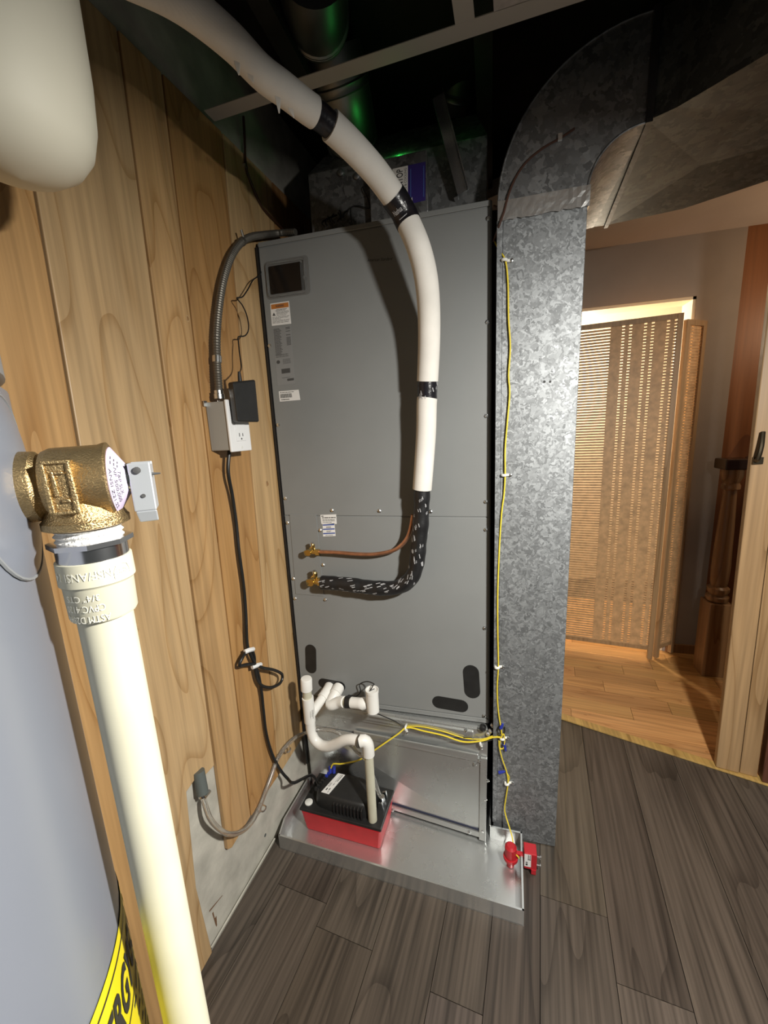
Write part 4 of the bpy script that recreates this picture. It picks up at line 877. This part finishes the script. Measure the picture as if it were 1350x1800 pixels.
for y in (by1+.012, by1+.04): obj('box_screw', MB().lathe([(0, .003), (.004, .003)], W(y, bz1-.0035, .03), (0, 0, 1), 8), 'zinc', jb)
obj('mounting_ear', MB().prism(cy(by1-.006, bz1-.012, by1+.004, bz1+.0, .0005), WN*.004), 'zinc', jb)
ad = thing('power_adapter', W(yc_+.01, zc_, .062), 'black plug-in power adapter on the white outlet plate', 'power adapter')
aq = [wl(409, 671, .088), wl(449, 667, .088), wl(456, 742, .088), wl(418, 742, .088)]
av = ((aq[0]+aq[2])/2-CP).normalized(); av = (av*.55-WN*.45); av *= .0245/abs(av.dot(WN)); bk_ = [p+av for p in aq]
obj('body', MB().hexa([bk_[3], bk_[2], bk_[1], bk_[0]], [aq[3]+WN*0, aq[2], aq[1], aq[0]]), 'black', ad, bevel=.004)
obj('blade', MB().prism(cy(yc_-.006, zc_+.012, yc_+.006, zc_+.024, .0605), WN*.004), 'zinc', ad)
at0 = (aq[0]+aq[1])/2-WN*.012
obj('strain_relief', MB().lathe([(-.004, .005), (.014, .0038), (.020, .003)], at0, (0, .02, 1), 10), 'black', ad, smooth=True)
cordp = [at0+V((0, 0, .016)), wl(424, 645, .05), wl(421, 620, .04), wl(419, 600, .03), wl(419, 592, .03), wl(431, 590, .035), wl(437, 578, .04), wl(434, 555, .04), wl(425, 535, .035), wl(416, 524, .03), wl(426, 522, .03), wl(436, 508, .03), wl(445, 492, .025), wl(456, 484, .016), wl(461, 470, .012), wl(459, 450, .012), wl(453, 430, .012)]
obj('adapter_lead', MB().tube(smooth_path(cordp, .006), .0016, 6), 'cord', ad, smooth=True)
cdt = thing('armoured_conduit', wl(384, 690, .03), 'flexible armoured metal conduit curving up from the outlet box to the air handler', 'conduit')
cpth = smooth_path([wl(386, 700, .03), wl(383, 660, .028), wl(381.5, 632, .026), wl(381, 590, .026), wl(385, 540, .026), wl(393, 492, .026), wl(406, 452, .026), wl(422, 428, .026), wl(440, 417, .028), wl(462, 413, .032), wl(490, 410, .04), fr(520, 408, -.05)], .0028)
m = MB(); seg = 12; N = len(cpth)
m.tube(cpth, .0105, seg, rad=lambda s: .0076+.0013*(1 if int(s*(N-1)+.5) % 2 else 0)); obj('conduit_armour', m, 'conduit', cdt, smooth=False)
i = min(range(N), key=lambda i: (cpth[i]-wl(381.5, 633, .026)).length)
obj('strap', MB().lathe([(-.007, .0100), (.007, .0100)], cpth[i], cpth[i+1]-cpth[i-1], 16), 'zinc', cdt, smooth=True, label='shiny conduit strap')
obj('box_connector', MB().lathe([(0, .0115), (.010, .0115), (.011, .010), (.018, .010)], wl(386, 701, .03), (0, 0, 1), 12), 'zinc', cdt, smooth=True)
i = min(range(N), key=lambda i: (cpth[i]-wl(426, 425, .026)).length)
obj('hook_strap', MB().lathe([(-.004, .0098), (.004, .0098)], cpth[i], cpth[i+1]-cpth[i-1], 14).tube([wl(428, 418, .03), wl(424, 404, .03)], .003, 6), 'conduit', cdt, smooth=True)
pc = thing('pump_power_cord', wl(435, 1150, .02), 'black power cord with a tied loop running from outlet box to red pump', 'power cord')
cpts = [W(by1+.03, bz0+.004, .028), wl(401, 830, .024), wl(408, 870, .018), wl(415, 920, .014), wl(420, 970, .014), wl(428, 1030, .014), wl(432, 1080, .014), wl(434, 1130, .016), wl(440, 1150, .02), wl(449, 1170, .02), wl(455, 1190, .018), wl(460, 1220, .014), wl(463, 1250, .012), wl(468, 1290, .010), wl(478, 1325, .012), wl(492, 1352, .016), wl(505, 1368, .03), wl(517, 1376, .06), pp(-.02, .10, LT+.012), pp(.03, .062, LT+.016)]
obj('cord', MB().tube(smooth_path(cpts, .008), .0043, 9), 'cord', pc, smooth=True)
lp = [wl(434, 1142, .02), wl(425, 1158, .024), wl(421, 1170, .022), wl(434, 1168, .02), wl(448, 1168, .024), wl(462, 1174, .028), wl(482, 1178, .03), wl(496, 1186, .03), wl(493, 1200, .03), wl(478, 1208, .028), wl(462, 1206, .022), wl(453, 1196, .018), wl(448, 1176, .018), wl(447, 1155, .018), wl(442, 1140, .018)]
obj('cord_loop', MB().tube(smooth_path(lp, .006), .0042, 9), 'cord', pc, smooth=True)
for x, y in ((437, 1143), (450, 1170)): obj('cord_tie', MB().tube([wl(x-7, y+3, .022), wl(x, y, .026), wl(x+8, y-2, .022)], .0058, 8), 'white', pc, smooth=True, label='white cord tie')
# clear tube
ct = thing('clear_drain_tube', wl(400, 1465, .02), 'clear vinyl tube sagging from the grey wall fitting along the timber wall', 'tube')
tb = [wl(358, 1405, .012), wl(362, 1420, .022), wl(370, 1440, .03), wl(384, 1456, .03), wl(402, 1466, .03), wl(424, 1462, .026), wl(442, 1446, .02), wl(455, 1422, .014), wl(466, 1394, .012), wl(479, 1358, .012), wl(486, 1338, .012), wl(500, 1315, .014), wl(520, 1296, .02), wl(538, 1288, .03), PD(552, 1284, -.01), PD(566, 1282.5, -.02), PD(590, 1286, -.03), PD(607, 1300, -.035), PD(628, 1322, -.035), PD(646, 1340, -.03), pp(.226, .07, LT+.032)]
obj('tube', MB().tube(smooth_path(tb, .008), .0058, 10, False).tube(smooth_path(tb, .008), .0042, 8, False), 'vinyl_tube', ct, smooth=True)
fa, fb = wl(350, 1362, .002), wl(357, 1398, .012)
gf = thing('grey_pipe_fitting', fa, 'grey pipe stub with hose clamp in the cut-out of the timber wall', 'pipe fitting')
obj('stub', MB().cyl(fa+V((0, 0, .01)), fa+(fb-fa)*.9, .0125, 18), 'fitting', gf, smooth=True)
obj('hose_clamp', MB().lathe([(0, .0098), (.009, .0098)], fa+(fb-fa)*.86, fb-fa, 16).cyl(fb+WN*.008+V((0, -.004, .002)), fb+WN*.008+V((0, .012, .002)), .0045, 8), 'chrome', gf, smooth=True, label='shiny worm-drive clamp')
for (x, y), lab in (((456, 1420), 'metal tube clip on the bare timber edge low on the wall'), ((500, 1317), 'metal tube clip near the stand behind the drain riser')):
    p = wl(x, y, .004); t_ = thing('tube_clip', p, lab, 'tube clip', 'clips on the clear drain tube')
    obj('band', MB().tube(smooth_path([p+V((0, -.009, -.002)), p+WN*.017+V((0, -.006, 0)), p+WN*.018+V((0, .006, .002)), p+V((0, .009, .002))], .003), .0022, 8), 'chrome', t_, smooth=True)
    obj('screw', MB().lathe([(0, .004), (.004, .003)], p+V((0, -.010, .004)), WN, 8), 'zinc', t_, smooth=True)
# ================================================================== WATER HEATER AND RELIEF VALVE
HC, HR = V((-.397, -1.102, 0)), .25
def hs_(az, z, o=0): return HC+V((math.cos(az)*(HR+o), math.sin(az)*(HR+o), z))
wh = thing('water_heater', HC, 'blue-grey cylindrical water heater close by at the left edge', 'water heater')
zs_ = dp(25, 690, .25).z
obj('jacket', MB().lathe([(.01, HR), (zs_-.004, HR), (zs_-.001, HR-.003)], HC, uz, 96), 'heater', wh, smooth=True)
obj('top_shroud', MB().lathe([(zs_+.001, HR-.004), (zs_+.004, HR), (zs_+.10, HR), (zs_+.20, HR-.003), (zs_+.27, HR-.02), (zs_+.31, HR-.06), (zs_+.32, HR-.12)], HC, uz, 96), 'heater_top', wh, smooth=True, label='darker grey top shroud')
# bulged round cover round the relief valve port
VB = dp(132, 850, .203); VA = dp(240, 858, .2145)-VB; VA.z = 0; VA.normalize()
dd = VB-HC; dd.z = 0; bq = dd.dot(VA); port_s = -bq+math.sqrt(bq*bq-(dd.length_squared-HR*HR))      # where the valve axis meets the jacket
print('PORT', port_s)
port_p = VB+VA*port_s; azv = math.atan2(port_p.y-HC.y, port_p.x-HC.x); vz = VB.z; m = MB(); na, nr = 36, 8
for j in range(nr+1):
    for k in range(na):
        a_ = 2*math.pi*k/na; rr = .044*j/nr; m.v.append(hs_(azv+rr*math.cos(a_)/HR, vz+rr*math.sin(a_), .004*(1-(j/nr)**2.5)+.0008))
for j in range(nr):
    for k in range(na): m.f.append((j*na+k, j*na+(k+1) % na, (j+1)*na+(k+1) % na, (j+1)*na+k))
obj('port_cover', m, 'heater', wh, smooth=True, label='rounded plastic cover round the valve port')
m = MB().tube([hs_(azv+.044*math.cos(2*math.pi*k/40)/HR, vz+.044*math.sin(2*math.pi*k/40), .0006) for k in range(41)], .0009, 6, False)
obj('cover_edge', m, 'heater_top', wh, smooth=True)
# energy label wrapped on the jacket
az_l, az_r = math.radians(24), math.radians(66)
lr = ray(193, 1562); ltop = CP.z+lr.z*math.sqrt((CP.xy-HC.xy).length_squared-HR*HR)/lr.xy.length; lbot = ltop-.19
cm = lambda o: (lambda u, v: hs_(az_l+(az_r-az_l)*u, lbot+(ltop-lbot)*v+.34*max(-.2, math.radians(57)-az_l-(az_r-az_l)*u)*HR, o))   # stuck on a little crooked
def curved(fn, u0, v0, u1, v1, n=24):
    m = MB()
    for k in range(n+1): u = u0+(u1-u0)*k/n; m.v += [fn(u, v0), fn(u, v1)]
    for k in range(n): m.f.append((2*k, 2*k+2, 2*k+3, 2*k+1))
    return m
el = obj('energy_label', curved(cm(.0006), 0, 0, 1, 1, 40), 'yellow', wh, smooth=True, label='yellow energy label with bold black lettering')
m = curved(cm(.001), .03, .955, .97, .962); m2 = curved(cm(.001), .03, .71, .97, .717); m.add(m2.v, m2.f); obj('rule', m, 'ink', el)
words('heading', 'ENERGYGUIDE', lambda u, v: cm(.0011)(.05+.90*u, .75+.15*v), el, 'ink', .03, .25)
m = MB(); f = cm(.0011)
for i in range(5): lines(f, [(.67-.07*i, .685-.07*i, .08, .9-.1*(i % 2))], m, seed=i)
obj('label_text', m, 'ink', el)
# relief valve: brass body, lever; axis points away from the heater
rvn = thing('relief_valve', VB, 'cast brass relief valve with steel test lever on the water heater', 'relief valve')
VS = V((-VA.y, VA.x, 0)); VF = -VS if (-VS).dot(fw) < 0 else VS       # VF faces the camera
pr_ = .0178
obj('inlet', MB().lathe([(port_s, .0150), (-.0225, .0150), (-.0220, .0164), (-.0208, .0172), (-.0140, .0168), (-.0125, .0150), (-.008, .0140)], VB, VA, 32), 'bronze', rvn, smooth=True)
obj('body', MB().lathe([(-.0115, .0135), (-.0105, .0160), (-.0075, .0174), (.012, .0180), (.0142, .0188), (.0158, .0190), (.0165, .0178)], VB+V((0, 0, .0006)), VA, 36).lathe([(-.004, .0150), (-.010, .0155), (-.0145, .0168), (-.0170, .0180), (-.0178, .0188), (-.0210, .0188), (-.0216, .0175)], VB+VA*.002, uz, 36), 'bronze', rvn, smooth=True)
# raised nameplate panel with its cast outline
PQ = lambda x, z, o: VB+VA*x+uz*z+VF*o
m = MB()
def pan(x0, z0, x1, z1, o0, o1): 
    m.hexa([PQ(x0, z0, o0), PQ(x1, z0, o0), PQ(x1+.001, z0, o1), PQ(x0, z0, o1)], [PQ(x0, z1, o0), PQ(x1, z1, o0), PQ(x1, z1, o1), PQ(x0, z1, o1)])
pan(-.0075, -.0125, .0035, .0125, .013, .0182)
for a_ in ((-.0075, -.0125, -.0060, .0125), (.0020, -.0125, .0035, .0125), (-.0075, .0108, .0035, .0125), (-.0075, -.0125, .0035, -.0108), (-.0042, -.004, -.0030, .0075), (-.0030, .006, .0002, .0075), (-.002, -.007, .0010, -.0052)): pan(*a_, .018, .0195)
obj('nameplate', m, 'bronze', rvn, bevel=.0005, label='raised cast nameplate')
NP = lambda u, v: PQ(-.0030+.0026*v, .0080-.0125*u, .0184)
words('cast_lettering', 'WATTS', NP, rvn, 'bronze', .02)
cone = [(.0166, .0170), (.0170, .0171), (.0225, .0085), (.0230, .0078)]
cn = obj('bonnet_tag', MB().lathe(cone, VB, VA, 36), 'lilac', rvn, smooth=True, label='lilac conical tag with black print')
def conef(a_, s): 
    h = .0170+(.0225-.0170)*s; r_ = .0172+(.0085-.0172)*s+.0002; return VB+VA*h+(VF*math.cos(a_)+uz*math.sin(a_))*r_
m = MB()
for txt, s0, s1, a0, a1 in (('T&P SLX', .62, .80, .5, -.6), ('NF 500,000', .36, .56, .55, -.85), ('ANSI Z21.22', .10, .26, .45, -.95)):
    words('', txt, lambda u, v: conef(a0+(a1-a0)*u, s0+(s1-s0)*v), None, mb=m)
for a0 in (.95, .75): 
    for s0 in (.2, .4, .6): m.add([conef(a0, s0), conef(a0-.12, s0), conef(a0-.12, s0+.05), conef(a0, s0+.05)], [(0, 1, 2, 3)])
obj('tag_print', m, 'ink_grey', cn)
obj('stem', MB().lathe([(.0225, .0055), (.023, .0075), (.0245, .0075), (.025, .0045), (.029, .0045)], VB+uz*.001, VA, 20), 'steel', rvn, smooth=True)
LVb = VB+VA*.0262
Q = lambda x, z, o: LVb+VA*x+uz*z+VF*o
m = MB()
def bent(x0, x1, z0, z1, o, th=.0014): m.hexa([Q(x0, z0, o), Q(x1, z0, o), Q(x1, z0, o+th), Q(x0, z0, o+th)], [Q(x0, z1, o), Q(x1, z1, o), Q(x1, z1, o+th), Q(x0, z1, o+th)])
bent(-.002, .0082, -.0165, .0085, .006); bent(-.002, .0082, -.0165, .0085, -.0075)
m.hexa([Q(.0070, -.0165, -.0065), Q(.0082, -.0165, -.0065), Q(.0082, -.0165, .007), Q(.0070, -.0165, .007)], [Q(.0070, .0075, -.0065), Q(.0082, .0075, -.0065), Q(.0082, .0075, .007), Q(.0070, .0075, .007)])
m.hexa([Q(-.0005, -.0225, .004), Q(.0082, -.0225, .004), Q(.0082, -.0225, .0055), Q(-.0005, -.0225, .0055)], [Q(-.0015, -.0165, .006), Q(.0082, -.0165, .006), Q(.0082, -.0165, .0074), Q(-.0015, -.0165, .0074)])
lv = obj('test_lever', m, 'lever', rvn, bevel=.0008, label='plated steel test lever')
obj('lever_pin', MB().lathe([(0, .0018), (.001, .0018), (.0012, .0008)], Q(.0022, .0048, .0074), VF, 10).lathe([(-.001, .0012), (.0006, .0010)], Q(.0032, -.0085, .0074), VF, 10).lathe([(0, .0009), (.004, .0004)], Q(.0082, .0022, .004), VA, 6), 'ink_grey', lv, smooth=True)
# discharge pipe of cream plastic
DPt = VB+VA*.002+uz*-.0216
dpn = thing('discharge_pipe', V((DPt.x, DPt.y, .1)), 'cream plastic discharge pipe dropping from the brass relief valve', 'discharge pipe')
obj('threaded_nipple', MB().lathe([(.0, .0135), (-.001, .0150), (-.0022, .0138), (-.0036, .0152), (-.005, .0138), (-.0064, .0150), (-.008, .014)], DPt, uz, 28), 'ptfe', dpn, smooth=True, label='thread wrapped in white sealing tape')
m = MB().lathe([(-.0065, .0165), (-.007, .0188), (-.0095, .0188), (-.010, .0165)], DPt, uz, 8).lathe([(-.0095, .0158), (-.0175, .0158)], DPt, uz, 36); obj('hex_adapter', m, 'chrome', dpn, smooth=True, label='shiny hexagonal adapter')
m = MB().lathe([(-.0165, .0150), (-.0168, .0168), (-.0285, .0170), (-.0295, .0160), (-.030, .0158), (-.0465, .0154), (-.0480, .0146), (-.0482, .012)], DPt, uz, 44); obj('socket', m, 'pvc_cream', dpn, smooth=True)
def cyf(r_): 
    S_ = uz.cross(VF); return lambda a_, z: DPt+uz*z+(VF*math.cos(a_)+S_*math.sin(a_))*r_
m = MB()
sg = 1 if (cyf(.016)(.3, 0)-cyf(.016)(0, 0)).dot(rt) > 0 else -1
for txt, z0, h, r_, a0, a1 in (('NSF/ANSI 14', -.0205, .0042, .0170, .55, -1.05), ('3/4" CTS', -.0325, .0034, .0159, .15, -.85), ('CPVC 4120', -.0378, .0036, .0157, .25, -.95), ('ASTM D2846', -.0435, .0036, .0156, .35, -1.0)):
    # moulded upside down: read from below
    for r2 in (r_+.0002,): words('', txt, lambda u, v: cyf(r2)(sg*(a0+(a1-a0)*u), z0-h*v), None, mb=m)
MT['pvc_relief'] = newmat('cream_relief', (.88, .86, .74), .35)
n_l = len(m.v)
obj('moulded_lettering', m, 'pvc_relief', dpn)
m = MB(); f = lambda u, v: cyf(.01715)(sg*(.62+.52*u), -.0265+.0072*v)
m.tube([f(0, 0), f(1, 0), f(1, .45), f(.85, .85), f(.5, 1), f(.15, .85), f(0, .45), f(0, 0)], .00028, 5); words('', 'SPE', lambda u, v: f(.85-.7*u, .62-.4*v), None, mb=m); obj('moulded_emblem', m, 'pvc_relief', dpn)
bt_ = V((DPt.x+.004, DPt.y, .13))
obj('pipe', MB().cyl(DPt+uz*-.046, bt_, .0128, 40), 'pvc_cream', dpn, smooth=True)
# expansion tank hanging at upper left
et = thing('expansion_tank', dp(-14, 60, .38), 'cream rounded expansion tank hanging close by in the upper left corner', 'expansion tank')
ec = dp(-14, 60, .38); zb_ = dp(20, 236, .345).z
obj('shell', MB().lathe([(0, .0005), (.003, .022), (.009, .040), (.02, .056), (.036, .067), (.06, .073), (.10, .0755), (.30, .0755), (.33, .07), (.36, .05), (.37, .02)], V((ec.x, ec.y, zb_)), uz, 56), 'tank', et, smooth=True)
obj('connection', MB().cyl(V((ec.x, ec.y, zb_+.365)), V((ec.x, ec.y, 2.10)), .011, 16), 'copper', et, smooth=True)
